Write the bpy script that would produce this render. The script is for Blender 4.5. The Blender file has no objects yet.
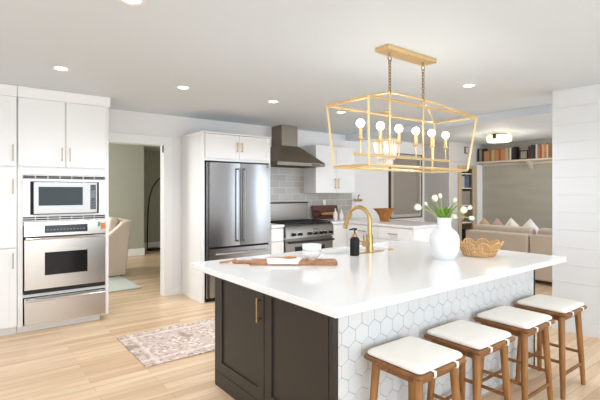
import bpy, bmesh, math, random
from mathutils import Vector, Matrix
R = math.radians
random.seed(7)
scn = bpy.context.scene
col = scn.collection

# ------------------------------------------------------------------ camera
cam_d = bpy.data.cameras.new('camera'); cam = bpy.data.objects.new('camera', cam_d); col.objects.link(cam)
cam.location = (0, 0, 1.40); cam.rotation_euler = (R(90), 0, -0.6576)
cam_d.sensor_width = 36; cam_d.lens = 425.5/600*36; cam_d.shift_y = -8.05/600
cam_d.clip_start = .05
scn.camera = cam
# ------------------------------------------------------------------ view, world, large lights
scn.view_settings.view_transform = 'Standard'; scn.view_settings.look = 'None'
scn.view_settings.gamma = 1; scn.view_settings.use_curve_mapping = False
scn.view_settings.exposure = 0.48
w = bpy.data.worlds.new('world'); scn.world = w; w.use_nodes = True
bg = w.node_tree.nodes['Background']; bg.inputs[0].default_value = (.93, .97, 1, 1); bg.inputs[1].default_value = 1.0

def area(name, loc, rot, sx, sy, power, color=(1, 1, 1)):
    d = bpy.data.lights.new(name, 'AREA'); d.shape = 'RECTANGLE'; d.size = sx; d.size_y = sy
    d.energy = power; d.color = color
    o = bpy.data.objects.new(name, d); col.objects.link(o); o.location = loc; o.rotation_euler = rot
    return o
# daylight through the windows behind the camera, on the left and in the living room
area('daylight_rear_window', (1.1, -3.15, 1.35), (R(90), 0, 0), 5.2, 2.0, 100, (.82, .93, 1.06))
area('daylight_left_window', (-2.45, 1.6, 1.35), (R(90), 0, R(-90)), 4.4, 2.0, 22, (.80, .92, 1.06))
area('daylight_living_window', (6.9, -.9, 1.35), (R(90), 0, 0), 3.4, 2.0, 80, (.80, .92, 1.06))
for px_, py_ in ((2.1, .35), (3.7, .35), (.6, .6)):      # added unseen spots, fill light for the stools and near floor
    d = bpy.data.lights.new('downlight', 'SPOT'); d.energy = 30; d.spot_size = R(150); d.spot_blend = 1; d.color = (.92, .97, 1.02); d.shadow_soft_size = .05
    o = bpy.data.objects.new('downlight_lamp', d); col.objects.link(o); o.location = (px_, py_, 2.42)
area('hall_fill_light', (-.3, 8.2, 1.4), (R(90), 0, R(-90)), 2.0, 1.6, 70, (.93, .98, 1))  # added area light that brightens the hall, set out of view

# ------------------------------------------------------------------ materials
def lin(c):
    out = []
    for v in c:
        v /= 255
        out.append(v/12.92 if v <= .04045 else ((v+.055)/1.055)**2.4)
    return (*out, 1)
def nt(m): return m.node_tree.nodes, m.node_tree.links
def mat(name, rgb, rough=.5, metal=0, amt=.04, scale=6, bump=0, bscale=60, stretch=None, coat=0, trans=0, sheen=0, spec=.5):
    m = bpy.data.materials.new(name); m.use_nodes = True; N, L = nt(m); b = N['Principled BSDF']
    c = lin(rgb)
    tc = N.new('ShaderNodeTexCoord'); mp = N.new('ShaderNodeMapping'); L.new(tc.outputs['Object'], mp.inputs[0])
    if stretch: mp.inputs['Scale'].default_value = stretch
    nz = N.new('ShaderNodeTexNoise'); nz.inputs['Scale'].default_value = scale; nz.inputs['Detail'].default_value = 4
    L.new(mp.outputs[0], nz.inputs['Vector'])
    mx = N.new('ShaderNodeMix'); mx.data_type = 'RGBA'
    mx.inputs[6].default_value = (c[0]*(1-amt), c[1]*(1-amt), c[2]*(1-amt), 1)
    mx.inputs[7].default_value = (min(1, c[0]*(1+amt)), min(1, c[1]*(1+amt)), min(1, c[2]*(1+amt)), 1)
    L.new(nz.outputs['Fac'], mx.inputs[0]); L.new(mx.outputs[2], b.inputs['Base Color'])
    b.inputs['Roughness'].default_value = rough; b.inputs['Metallic'].default_value = metal
    b.inputs['Specular IOR Level'].default_value = spec
    b.inputs['Coat Weight'].default_value = coat; b.inputs['Transmission Weight'].default_value = trans
    b.inputs['Sheen Weight'].default_value = sheen
    if bump:
        n2 = N.new('ShaderNodeTexNoise'); n2.inputs['Scale'].default_value = bscale; L.new(mp.outputs[0], n2.inputs['Vector'])
        bp = N.new('ShaderNodeBump'); bp.inputs['Strength'].default_value = bump; bp.inputs['Distance'].default_value = .01
        L.new(n2.outputs['Fac'], bp.inputs['Height']); L.new(bp.outputs[0], b.inputs['Normal'])
    return m
def wood(name, c1, c2, rough=.45, axis=0, scale=9):
    m = bpy.data.materials.new(name); m.use_nodes = True; N, L = nt(m); b = N['Principled BSDF']
    tc = N.new('ShaderNodeTexCoord'); mp = N.new('ShaderNodeMapping'); L.new(tc.outputs['Object'], mp.inputs[0])
    s = [1, 1, 1]; s[axis] = .12; mp.inputs['Scale'].default_value = s
    nz = N.new('ShaderNodeTexNoise'); nz.inputs['Scale'].default_value = scale*4; nz.inputs['Detail'].default_value = 6
    nz.inputs['Distortion'].default_value = .6
    L.new(mp.outputs[0], nz.inputs['Vector'])
    cr = N.new('ShaderNodeValToRGB'); cr.color_ramp.elements[0].position = .35; cr.color_ramp.elements[1].position = .68
    cr.color_ramp.elements[0].color = lin(c1); cr.color_ramp.elements[1].color = lin(c2)
    L.new(nz.outputs['Fac'], cr.inputs[0]); L.new(cr.outputs[0], b.inputs['Base Color'])
    b.inputs['Roughness'].default_value = rough
    return m
def emit(name, rgb, strength):
    m = bpy.data.materials.new(name); m.use_nodes = True; N, L = nt(m); b = N['Principled BSDF']
    b.inputs['Base Color'].default_value = lin(rgb)
    nz = N.new('ShaderNodeTexNoise'); nz.inputs['Scale'].default_value = 3
    mx = N.new('ShaderNodeMix'); mx.data_type = 'RGBA'; c = lin(rgb)
    mx.inputs[6].default_value = c; mx.inputs[7].default_value = (c[0]*.98, c[1]*.98, c[2]*.98, 1)
    L.new(nz.outputs['Fac'], mx.inputs[0]); L.new(mx.outputs[2], b.inputs['Emission Color'])
    b.inputs['Emission Strength'].default_value = strength
    return m

M = {}
M['wall'] = mat('wall_paint', (234, 231, 228), .6, amt=.01)
M['ceil'] = mat('ceiling_paint', (219, 226, 231), .7, amt=.01)
M['cab'] = mat('cabinet_paint', (238, 236, 233), .35, amt=.01)
M['trim'] = mat('trim_paint', (238, 236, 233), .4, amt=.01)
M['greige'] = mat('hall_paint', (170, 168, 150), .7, amt=.02)
M['nook'] = mat('nook_paint', (200, 196, 193), .7, amt=.015)
M['accent'] = mat('accent_plaster', (172, 168, 155), .55, amt=.20, scale=3, bump=.25, bscale=9, stretch=(1, .35, 2.2))
M['quartz'] = mat('quartz', (240, 239, 237), .14, amt=.012, scale=9, coat=.2)
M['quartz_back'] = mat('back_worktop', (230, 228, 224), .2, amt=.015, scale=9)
M['dark'] = mat('island_paint', (48, 44, 39), .42, amt=.03)
M['black'] = mat('black_gloss', (16, 16, 17), .18, amt=.1)
M['iron'] = mat('cast_iron', (26, 25, 25), .6, amt=.1, bump=.2)
M['blackmat'] = mat('black_matte', (22, 22, 23), .5, amt=.1, spec=.3)
M['steel_dark'] = mat('range_steel', (128, 122, 114), .3, 1, amt=.05, scale=40, stretch=(.05, 1, 4))
M['shelf'] = mat('shelf_paint', (208, 198, 182), .5, amt=.02)
M['old_brass'] = mat('old_brass', (160, 132, 92), .35, 1, amt=.04)
M['glassdark'] = mat('oven_glass', (26, 25, 24), .12, amt=.1, spec=.25)
M['glassmw'] = mat('microwave_glass', (40, 48, 49), .14, amt=.1, spec=.2)
M['steel'] = mat('brushed_steel', (150, 146, 140), .28, 1, amt=.05, scale=40, stretch=(.05, 1, 4))
M['steel_v'] = mat('fridge_steel', (160, 159, 159), .26, 1, amt=.05, scale=40, stretch=(3, 3, .06))
M['steel_lt'] = mat('satin_steel', (194, 188, 179), .27, 1, amt=.03, scale=40, stretch=(.05, 1, 4))
M['hood'] = mat('hood_steel', (140, 129, 117), .46, 1, amt=.05, scale=30, stretch=(1, 1, .1))
M['chrome'] = mat('chrome', (215, 215, 215), .12, 1, amt=.02)
M['brass'] = mat('satin_brass', (196, 162, 108), .3, 1, amt=.03)
M['pale_brass'] = mat('champagne_metal', (186, 178, 160), .35, .8, amt=.03)
M['gold'] = mat('gold_leaf', (230, 200, 148), .42, .8, amt=.06, scale=25)
M['candle'] = mat('candle_sleeve', (232, 204, 150), .5, amt=.03)
M['ceramic'] = mat('white_ceramic', (240, 240, 238), .28, amt=.01)
M['matte_white'] = mat('matte_white_ceramic', (232, 233, 233), .6, amt=.01)
M['cream'] = mat('cream_fabric', (236, 230, 220), .9, amt=.02, bump=.12, bscale=220, sheen=.1)
M['strap'] = mat('strap_fabric', (240, 236, 228), .8, amt=.02)
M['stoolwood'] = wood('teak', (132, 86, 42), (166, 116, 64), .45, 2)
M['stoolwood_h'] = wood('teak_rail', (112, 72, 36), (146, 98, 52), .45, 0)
M['board'] = wood('board_wood', (150, 98, 60), (186, 132, 88), .5, 0)
M['mahog'] = wood('mahogany', (70, 28, 12), (104, 44, 20), .4, 0)
M['bowlwood'] = wood('acacia', (146, 88, 34), (188, 122, 56), .4, 2)
M['lightwood'] = wood('olive_wood', (168, 118, 66), (206, 160, 104), .5, 0)
M['casewood'] = wood('bookcase_wood', (178, 158, 130), (196, 177, 150), .6, 2)
M['wicker'] = mat('wicker', (206, 164, 112), .75, amt=.3, scale=60)
M['green'] = mat('leaf_green', (112, 152, 46), .5, amt=.2, scale=20)
M['stem'] = mat('stem_green', (160, 184, 110), .5, amt=.1)
M['petal'] = mat('petal_white', (240, 238, 218), .6, amt=.03)
M['sofa'] = mat('sofa_fabric', (204, 187, 167), .9, amt=.04, bump=.15, bscale=150, sheen=.2)
M['armchair'] = mat('armchair_fabric', (214, 196, 178), .9, amt=.03, bump=.1, bscale=150)
M['towel'] = mat('linen', (244, 243, 240), .9, amt=.02, bump=.1, bscale=150)
M['napkin_grey'] = mat('linen_stripe', (120, 112, 108), .9)
M['leather'] = mat('leather_cord', (176, 126, 70), .6, amt=.1)
M['copper'] = mat('copper', (184, 128, 84), .3, .8, amt=.05)
M['shade'] = mat('roller_shade', (150, 140, 129), .8, amt=.02, bump=.1, bscale=120)
M['frame_taupe'] = mat('window_frame_paint', (184, 176, 166), .6)
M['bronze'] = mat('bronze', (82, 62, 34), .4, .4)
M['lampdark'] = mat('lamp_bronze', (66, 54, 42), .4, .6)
M['hallrug'] = mat('pale_shag', (206, 209, 196), .95, amt=.12, scale=40, bump=.5, bscale=90)
M['bulb'] = emit('bulb_glow', (255, 244, 224), 7)
M['downlight'] = emit('downlight_glow', (255, 250, 240), 9)
M['flush'] = emit('flush_glow', (255, 240, 208), .85)
M['crystal'] = mat('crystal', (246, 240, 228), .3, amt=.02)
M['screen_txt'] = mat('display_print', (110, 116, 116), .4)
M['sticker_a'] = mat('sticker_teal', (60, 150, 120), .5)
M['sticker_b'] = mat('sticker_orange', (214, 120, 60), .5)
M['blue'] = mat('binder_blue', (86, 104, 122), .6, amt=.1)
M['pink'] = mat('pink_cloth', (190, 160, 156), .8, amt=.1)
M['tan'] = mat('tan_cloth', (196, 166, 130), .9, amt=.08)
M['white_pillow'] = mat('pillow_white', (236, 234, 230), .9, amt=.03)

def floor_mat():
    m = bpy.data.materials.new('oak_planks'); m.use_nodes = True; N, L = nt(m); b = N['Principled BSDF']
    tc = N.new('ShaderNodeTexCoord')
    br = N.new('ShaderNodeTexBrick'); L.new(tc.outputs['Object'], br.inputs['Vector'])
    br.inputs['Scale'].default_value = 1; br.inputs['Brick Width'].default_value = 1.1; br.inputs['Row Height'].default_value = .085
    br.inputs['Mortar Size'].default_value = .0012; br.inputs['Bias'].default_value = 0; br.offset = .37; br.offset_frequency = 2
    br.inputs['Color1'].default_value = lin((230, 204, 172)); br.inputs['Color2'].default_value = lin((208, 174, 138))
    br.inputs['Mortar'].default_value = lin((168, 132, 96))
    mp = N.new('ShaderNodeMapping'); mp.inputs['Scale'].default_value = (.35, 5, 1); L.new(tc.outputs['Object'], mp.inputs[0])
    nz = N.new('ShaderNodeTexNoise'); nz.inputs['Scale'].default_value = 3; nz.inputs['Detail'].default_value = 7; nz.inputs['Distortion'].default_value = .8
    L.new(mp.outputs[0], nz.inputs['Vector'])
    cr = N.new('ShaderNodeValToRGB'); cr.color_ramp.elements[0].position = .3; cr.color_ramp.elements[1].position = .7
    cr.color_ramp.elements[0].color = (.82, .78, .73, 1); cr.color_ramp.elements[1].color = (1.08, 1.07, 1.06, 1)
    L.new(nz.outputs['Fac'], cr.inputs[0])
    mx = N.new('ShaderNodeMix'); mx.data_type = 'RGBA'; mx.blend_type = 'MULTIPLY'; mx.inputs[0].default_value = 1
    L.new(br.outputs['Color'], mx.inputs[6]); L.new(cr.outputs[0], mx.inputs[7]); L.new(mx.outputs[2], b.inputs['Base Color'])
    b.inputs['Roughness'].default_value = .34
    return m
M['floor'] = floor_mat()
def tile_mat():
    m = bpy.data.materials.new('subway_tile'); m.use_nodes = True; N, L = nt(m); b = N['Principled BSDF']
    tc = N.new('ShaderNodeTexCoord'); sp = N.new('ShaderNodeSeparateXYZ'); cb = N.new('ShaderNodeCombineXYZ')
    L.new(tc.outputs['Object'], sp.inputs[0]); L.new(sp.outputs['X'], cb.inputs['X']); L.new(sp.outputs['Z'], cb.inputs['Y'])
    br = N.new('ShaderNodeTexBrick'); L.new(cb.outputs[0], br.inputs['Vector'])
    br.inputs['Scale'].default_value = 1; br.inputs['Brick Width'].default_value = .27; br.inputs['Row Height'].default_value = .105
    br.inputs['Mortar Size'].default_value = .004; br.offset = .5
    br.inputs['Color1'].default_value = lin((186, 180, 171)); br.inputs['Color2'].default_value = lin((172, 166, 157))
    br.inputs['Mortar'].default_value = lin((208, 204, 198))
    L.new(br.outputs['Color'], b.inputs['Base Color']); b.inputs['Roughness'].default_value = .25
    bp = N.new('ShaderNodeBump'); bp.inputs['Strength'].default_value = .4; bp.inputs['Distance'].default_value = .004; bp.invert = True
    L.new(br.outputs['Fac'], bp.inputs['Height']); L.new(bp.outputs[0], b.inputs['Normal'])
    return m
M['tile'] = tile_mat()
M['hex'] = mat('hex_tile_glaze', (215, 217, 216), .18, amt=.035, scale=7)
M['grout'] = mat('hex_grout', (150, 147, 142), .8)
def shiplap_mat():
    m = bpy.data.materials.new('shiplap_paint'); m.use_nodes = True; N, L = nt(m); b = N['Principled BSDF']
    b.inputs['Base Color'].default_value = lin((238, 237, 235)); b.inputs['Roughness'].default_value = .45
    nz = N.new('ShaderNodeTexNoise'); nz.inputs['Scale'].default_value = 3
    mx = N.new('ShaderNodeMix'); mx.data_type = 'RGBA'; mx.inputs[6].default_value = lin((221, 222, 222)); mx.inputs[7].default_value = lin((225, 225, 224))
    L.new(nz.outputs['Fac'], mx.inputs[0]); L.new(mx.outputs[2], b.inputs['Base Color'])
    return m
M['shiplap'] = shiplap_mat()
def rug_mat():
    m = bpy.data.materials.new('faded_persian'); m.use_nodes = True; N, L = nt(m); b = N['Principled BSDF']
    tc = N.new('ShaderNodeTexCoord')
    def noise(sc, det=5, dist=0):
        n = N.new('ShaderNodeTexNoise'); n.inputs['Scale'].default_value = sc; n.inputs['Detail'].default_value = det; n.inputs['Distortion'].default_value = dist
        L.new(tc.outputs['Object'], n.inputs['Vector']); return n
    def ramp(src, a, c, ca=(0, 0, 0, 1), cc=(1, 1, 1, 1)):
        r = N.new('ShaderNodeValToRGB'); r.color_ramp.elements[0].position = a; r.color_ramp.elements[1].position = c
        r.color_ramp.elements[0].color = ca; r.color_ramp.elements[1].color = cc; L.new(src, r.inputs[0]); return r.outputs[0]
    def mix(fac, a, c):
        x = N.new('ShaderNodeMix'); x.data_type = 'RGBA'; L.new(fac, x.inputs[0])
        for i, v in ((6, a), (7, c)):
            if isinstance(v, tuple): x.inputs[i].default_value = v
            else: L.new(v, x.inputs[i])
        return x.outputs[2]
    base = mix(ramp(noise(5, 3, 1).outputs[0], .42, .58), lin((234, 226, 214)), lin((216, 190, 176)))
    vo = N.new('ShaderNodeTexVoronoi'); vo.inputs['Scale'].default_value = 22; vo.feature = 'F1'; L.new(tc.outputs['Object'], vo.inputs['Vector'])
    c2 = mix(ramp(vo.outputs['Distance'], .28, .5), base, lin((204, 182, 168)))
    c3 = mix(ramp(noise(34, 6).outputs[0], .55, .63), c2, lin((154, 136, 128)))
    c4 = mix(ramp(noise(3.2, 2, .5).outputs[0], .6, .66), c3, lin((164, 142, 132)))
    # border bands from the rug's own coordinates
    sp = N.new('ShaderNodeSeparateXYZ'); L.new(tc.outputs['Generated'], sp.inputs[0])
    def edge(sock, width):
        a = N.new('ShaderNodeMath'); a.operation = 'SUBTRACT'; a.inputs[1].default_value = .5; L.new(sock, a.inputs[0])
        q = N.new('ShaderNodeMath'); q.operation = 'ABSOLUTE'; L.new(a.outputs[0], q.inputs[0])
        g = N.new('ShaderNodeMath'); g.operation = 'COMPARE'; g.inputs[1].default_value = width[0]; g.inputs[2].default_value = width[1]; L.new(q.outputs[0], g.inputs[0]); return g.outputs[0]
    for wx, wy, colr in (((.455, .004), (.41, .008), (158, 138, 128)), ((.43, .010), (.36, .022), (226, 214, 200)), ((.405, .003), (.31, .007), (164, 142, 132))):
        mm = N.new('ShaderNodeMath'); mm.operation = 'MAXIMUM'; L.new(edge(sp.outputs['X'], wx), mm.inputs[0]); L.new(edge(sp.outputs['Y'], wy), mm.inputs[1])
        f = N.new('ShaderNodeMath'); f.operation = 'MULTIPLY'; f.inputs[1].default_value = .5; L.new(mm.outputs[0], f.inputs[0])
        c4 = mix(f.outputs[0], c4, lin(colr))
    L.new(c4, b.inputs['Base Color']); b.inputs['Roughness'].default_value = .95
    bp = N.new('ShaderNodeBump'); bp.inputs['Strength'].default_value = .3; bp.inputs['Distance'].default_value = .005
    L.new(noise(150).outputs[0], bp.inputs['Height']); L.new(bp.outputs[0], b.inputs['Normal'])
    return m
M['rug'] = rug_mat()

# ------------------------------------------------------------------ mesh helpers
class MB:
    def __init__(s): s.bm = bmesh.new()
    def face(s, vs):
        try: s.bm.faces.new(vs)
        except ValueError: pass
    def hexa(s, p):
        v = [s.bm.verts.new(q) for q in p]
        for f in ((0, 3, 2, 1), (4, 5, 6, 7), (0, 1, 5, 4), (1, 2, 6, 5), (2, 3, 7, 6), (3, 0, 4, 7)): s.face([v[i] for i in f])
        return s
    def box(s, x0, x1, y0, y1, z0, z1):
        x0, x1 = min(x0, x1), max(x0, x1); y0, y1 = min(y0, y1), max(y0, y1); z0, z1 = min(z0, z1), max(z0, z1)
        return s.hexa([(x0, y0, z0), (x1, y0, z0), (x1, y1, z0), (x0, y1, z0), (x0, y0, z1), (x1, y0, z1), (x1, y1, z1), (x0, y1, z1)])
    def tube(s, pts, r, n=10, cap=True, closed=False, flat=1.0):
        pts = [Vector(p) for p in pts]; k = len(pts); rs = r if isinstance(r, (list, tuple)) else [r]*k
        rings = []; up = None
        for i, p in enumerate(pts):
            a = pts[(i-1) % k] if (i > 0 or closed) else p; c = pts[(i+1) % k] if (i < k-1 or closed) else p
            t = (c-a).normalized()
            if up is None: up = Vector((0, 0, 1)) if abs(t.z) < .9 else Vector((0, 1, 0))
            u = t.cross(up)
            if u.length < 1e-6: u = t.orthogonal()
            u.normalize(); v = u.cross(t).normalized(); up = v
            rings.append([s.bm.verts.new(p+(u*math.cos(2*math.pi*j/n)+v*math.sin(2*math.pi*j/n)*flat)*rs[i]) for j in range(n)])
        m = k if closed else k-1
        for i in range(m):
            A, B = rings[i], rings[(i+1) % k]
            for j in range(n): s.face([A[j], A[(j+1) % n], B[(j+1) % n], B[j]])
        if cap and not closed: s.face(rings[0][::-1]); s.face(rings[-1])
        return s
    def cyl(s, p0, p1, r0, r1=None, n=16): return s.tube([p0, p1], [r0, r0 if r1 is None else r1], n)
    def lathe(s, prof, c=(0, 0, 0), n=32):
        rings = []
        for r, z in prof:
            if r < 1e-5: rings.append([s.bm.verts.new((c[0], c[1], c[2]+z))])
            else: rings.append([s.bm.verts.new((c[0]+r*math.cos(2*math.pi*j/n), c[1]+r*math.sin(2*math.pi*j/n), c[2]+z)) for j in range(n)])
        for A, B in zip(rings, rings[1:]):
            for j in range(n):
                a, b2, c2, d = A[j % len(A)], A[(j+1) % len(A)], B[(j+1) % len(B)], B[j % len(B)]
                q = []
                for v in (a, b2, c2, d):
                    if v not in q: q.append(v)
                if len(q) > 2: s.face(q)
        return s
    def prism(s, poly, z0, z1, tf=None):
        tf = tf or (lambda x, y, z: (x, y, z))
        A = [s.bm.verts.new(tf(x, y, z0)) for x, y in poly]; B = [s.bm.verts.new(tf(x, y, z1)) for x, y in poly]
        s.face(A[::-1]); s.face(B)
        for i in range(len(poly)): j = (i+1) % len(poly); s.face([A[i], A[j], B[j], B[i]])
        return s
    def sphere(s, c, r, sz=1, n=16, m=10, sx=1, sy=1):
        prof = [(max(r*math.sin(math.pi*i/m), 0), -r*sz*math.cos(math.pi*i/m)) for i in range(m+1)]
        prof[0] = (0, prof[0][1]); prof[-1] = (0, prof[-1][1])
        b0 = len(s.bm.verts); s.lathe(prof, c, n)
        if sx != 1 or sy != 1:
            s.bm.verts.ensure_lookup_table()
            for v in s.bm.verts[b0:]: v.co.x = c[0]+(v.co.x-c[0])*sx; v.co.y = c[1]+(v.co.y-c[1])*sy
        return s
    def build(s, name, m, parent=None, bevel=0, seg=2, smooth=35, subsurf=0, origin=None, xf=None):
        if xf is not None: bmesh.ops.transform(s.bm, matrix=xf, verts=s.bm.verts)
        o0 = Vector(origin) if origin else Vector((0, 0, 0))
        if parent is not None: o0 = wloc(parent)
        bmesh.ops.translate(s.bm, vec=-o0, verts=s.bm.verts)
        bmesh.ops.recalc_face_normals(s.bm, faces=s.bm.faces)
        me = bpy.data.meshes.new(name); s.bm.to_mesh(me); s.bm.free()
        me.materials.append(M[m] if isinstance(m, str) else m)
        for p in me.polygons: p.use_smooth = True
        me.set_sharp_from_angle(angle=R(smooth))
        o = bpy.data.objects.new(name, me); col.objects.link(o)
        if parent is not None: o.parent = parent
        else: o.location = o0
        if bevel:
            b = o.modifiers.new('bevel', 'BEVEL'); b.width = bevel; b.segments = seg; b.limit_method = 'ANGLE'; b.angle_limit = R(40); b.harden_normals = False
        if subsurf:
            q = o.modifiers.new('sub', 'SUBSURF'); q.levels = subsurf; q.render_levels = subsurf
        return o
def wloc(o):
    v = Vector((0, 0, 0))
    while o is not None: v += o.location; o = o.parent
    return v
def tag(o, label, cat, group=None):
    o['label'] = label; o['category'] = cat
    if group: o['group'] = group
    return o
def thing(name, label, cat, loc, group=None):
    o = bpy.data.objects.new(name, None); col.objects.link(o); o.location = loc; o.empty_display_size = .05
    return tag(o, label, cat, group)
def struct(o): o['kind'] = 'structure'; return o
def copy_tree(o, parent=None):
    c = o.copy(); col.objects.link(c)
    if parent is not None: c.parent = parent
    for ch in list(o.children): copy_tree(ch, c)
    return c
def ax(axis, face):
    # map (u along the face, d depth into it, z) to a box in the world
    def f(mb, u0, u1, d0, d1, z0, z1):
        if axis == 'Y': return mb.box(u0, u1, face+d0, face+d1, z0, z1)
        return mb.box(face+d0, face+d1, u0, u1, z0, z1)
    return f
def shaker(name, m, parent, axis, face, u0, u1, z0, z1, rail=.055, t=.02, rec=.007, label=None):
    b = MB(); f = ax(axis, face)
    f(b, u0, u0+rail, -t, 0, z0, z1); f(b, u1-rail, u1, -t, 0, z0, z1)
    f(b, u0+rail, u1-rail, -t, 0, z1-rail, z1); f(b, u0+rail, u1-rail, -t, 0, z0, z0+rail)
    f(b, u0+rail, u1-rail, -t+rec, 0, z0+rail, z1-rail)
    o = b.build(name, m, parent)
    return o
def slab(name, m, parent, axis, face, u0, u1, z0, z1, t=.02, bevel=.002):
    b = MB(); ax(axis, face)(b, u0, u1, -t, 0, z0, z1); return b.build(name, m, parent, bevel=bevel)
def bar_handle(name, m, parent, axis, face, u, z0, z1=None, u1=None, r=.006, off=.035, square=False):
    P = (lambda a, d, z: (a, face-d, z)) if axis == 'Y' else (lambda a, d, z: (face-d, a, z))
    b = MB()
    ends = [(u, z0), (u, z1)] if u1 is None else [(u, z0), (u1, z0)]
    (a0, b0), (a1, b1) = ends
    b.tube([P(a0, off, b0), P(a1, off, b1)], r, 8)
    k = .12
    for t in (k, 1-k):
        a, z = a0+(a1-a0)*t, b0+(b1-b0)*t
        b.tube([P(a, off, z), P(a, 0, z)], r*.8, 8)
    return b.build(name, m, parent)
def rrect(x0, x1, y0, y1, r, n=6):
    pts = []
    for cx, cy, a in ((x1-r, y1-r, 0), (x0+r, y1-r, 90), (x0+r, y0+r, 180), (x1-r, y0+r, 270)):
        for i in range(n+1): q = R(a+90*i/n); pts.append((cx+r*math.cos(q), cy+r*math.sin(q)))
    return pts
def sbox(name, m, *dims, bevel=0):
    b = MB()
    for d in (dims if isinstance(dims[0], (list, tuple)) else [dims]): b.box(*d)
    return struct(b.build(name, m, bevel=bevel))

# ------------------------------------------------------------------ the room
YW, CEIL = 5.63, 2.435
sbox('floor', 'floor', -2.7, 9.3, -3.3, 10.9, -.08, 0)
sbox('ceiling', 'ceil', -2.7, 9.3, -3.3, 10.9, CEIL, CEIL+.1)
# kitchen back wall with the doorway to the hall
sbox('wall_back', 'wall', (-2.6, 1.22, YW, YW+.12, 0, CEIL), (1.22, 2.055, YW, YW+.12, 2.04, CEIL), (2.055, 6.62, YW, YW+.12, 0, CEIL),
     (6.62, 7.60, YW, YW+.12, 0, .88), (6.62, 7.60, YW, YW+.12, 2.17, CEIL), (7.60, 7.74, YW, YW+.12, 0, CEIL))
sbox('wall_return', 'nook', 7.74, 7.84, 5.15, YW+.12, 0, CEIL)
sbox('wall_nook', 'nook', (7.74, 8.06, 5.03, 5.15, 0, CEIL), (8.06, 8.74, 5.03, 5.15, 1.96, CEIL), (8.74, 9.1, 5.03, 5.15, 0, CEIL))
sbox('wall_accent', 'accent', 9.0, 9.15, -1.0, 5.03, 0, CEIL)
sbox('wall_living', 'wall', (4.93, 5.1, -1.12, -1.0, 0, CEIL), (5.1, 8.7, -1.12, -1.0, 0, .3), (5.1, 8.7, -1.12, -1.0, 2.36, CEIL), (8.7, 9.15, -1.12, -1.0, 0, CEIL))
sbox('wall_rear', 'wall', (-2.6, -1.6, -3.3, -3.2, 0, CEIL), (-1.6, 3.8, -3.3, -3.2, 0, .3), (-1.6, 3.8, -3.3, -3.2, 2.36, CEIL), (3.8, 4.8, -3.3, -3.2, 0, CEIL))
sbox('wall_left', 'wall', (-2.7, -2.6, -3.3, -.7, 0, CEIL), (-2.7, -2.6, -.7, 3.9, 0, .3), (-2.7, -2.6, -.7, 3.9, 2.36, CEIL), (-2.7, -2.6, 3.9, YW+.12, 0, CEIL))
# shiplap wall on the right: boards with shadow gaps
b = MB(); b.box(4.7355, 4.93, -3.2, 1.88, 0, CEIL)
z = .14
b.box(4.728, 4.75, -3.2, 1.882, 0, .138)
while z < CEIL:
    b.box(4.7325, 4.75, -3.2, 1.88, z+.0008, min(z+.1752, CEIL)); z += .176
struct(b.build('wall_right', 'shiplap', bevel=.0008, seg=1))
# hall
sbox('wall_hall', 'greige', (-.5, 3.05, 9.65, 9.75, 0, CEIL), (2.95, 3.05, 9.75, 10.65, 0, CEIL), (2.95, 5.1, 10.65, 10.75, 0, CEIL))
sbox('wall_hall_left', 'greige', (-.6, -.5, YW+.12, 7.1, 0, CEIL), (-.6, -.5, 9.3, 9.75, 0, CEIL), (-.6, -.5, 7.1, 9.3, 0, .5), (-.6, -.5, 7.1, 9.3, 2.3, CEIL))
sbox('wall_hall_right', 'greige', 5.0, 5.1, YW+.12, 10.65, 0, CEIL)
sbox('baseboard_hall', 'trim', (-.5, 3.06, 9.635, 9.65, 0, .15), (3.05, 3.065, 9.65, 10.65, 0, .15), (3.05, 5.0, 10.635, 10.65, 0, .15))
sbox('baseboard_back', 'trim', 2.157, 2.29, YW-.014, YW, 0, .09)
sbox('baseboard_accent', 'trim', 8.985, 9.0, -1, 5.03, 0, .12)
# door casing
sbox('trim_1', 'trim', (2.055, 2.155, YW-.018, YW, 0, 2.04), (1.15, 2.155, YW-.018, YW, 2.04, 2.14), (2.04, 2.057, YW-.018, YW+.13, 0, 2.04), (1.2, 2.057, YW-.018, YW+.13, 2.026, 2.041), bevel=.002)
b = MB(); b.box(2.03, 2.042, YW+.005, YW+.03, 1.93, 2.02); struct(b.build('trim_2', 'blackmat'))
# ceiling beam between kitchen and living room
sbox('trim_3', 'ceil', 5.40, 5.62, -1.0, YW, CEIL-.10, CEIL, bevel=.003)
sbox('trim_4', 'trim', (8.80, 9.0, 5.012, 5.03, 0, 2.0), bevel=.002)
# picture rail on the nook wall
sbox('trim_5', 'nook', 7.74, 8.8, 5.012, 5.03, 2.03, 2.055)
# window_1: shaded window in the back wall
b = MB()
for d in ((6.62, 6.70, YW-.025, YW+.11, .88, 2.17), (7.545, 7.60, YW-.025, YW+.11, .88, 2.17), (6.70, 7.545, YW-.025, YW+.11, .88, .945), (6.70, 7.545, YW-.025, YW+.11, 2.10, 2.17)): b.box(*d)
wf = struct(b.build('window_1', 'frame_taupe', bevel=.003))
b = MB(); b.box(6.70, 7.545, YW+.03, YW+.04, .945, 2.10); b.build('roller_shade', 'shade', wf)
b = MB(); b.box(6.575, 6.62, YW-.03, YW, .88, 2.18); b.box(6.62, 7.60, YW-.03, YW-.004, .862, .88); b.box(6.62, 7.63, YW-.03, YW-.004, 2.17, 2.185); b.box(7.60, 7.63, YW-.03, YW-.004, .862, 2.17); b.build('window_edging', 'bronze', wf)
# subway tile backsplash
sbox('backsplash', 'tile', (3.32, 4.42, YW-.012, YW, .90, 1.90), (4.42, 5.55, YW-.012, YW, .90, 1.40))

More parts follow.
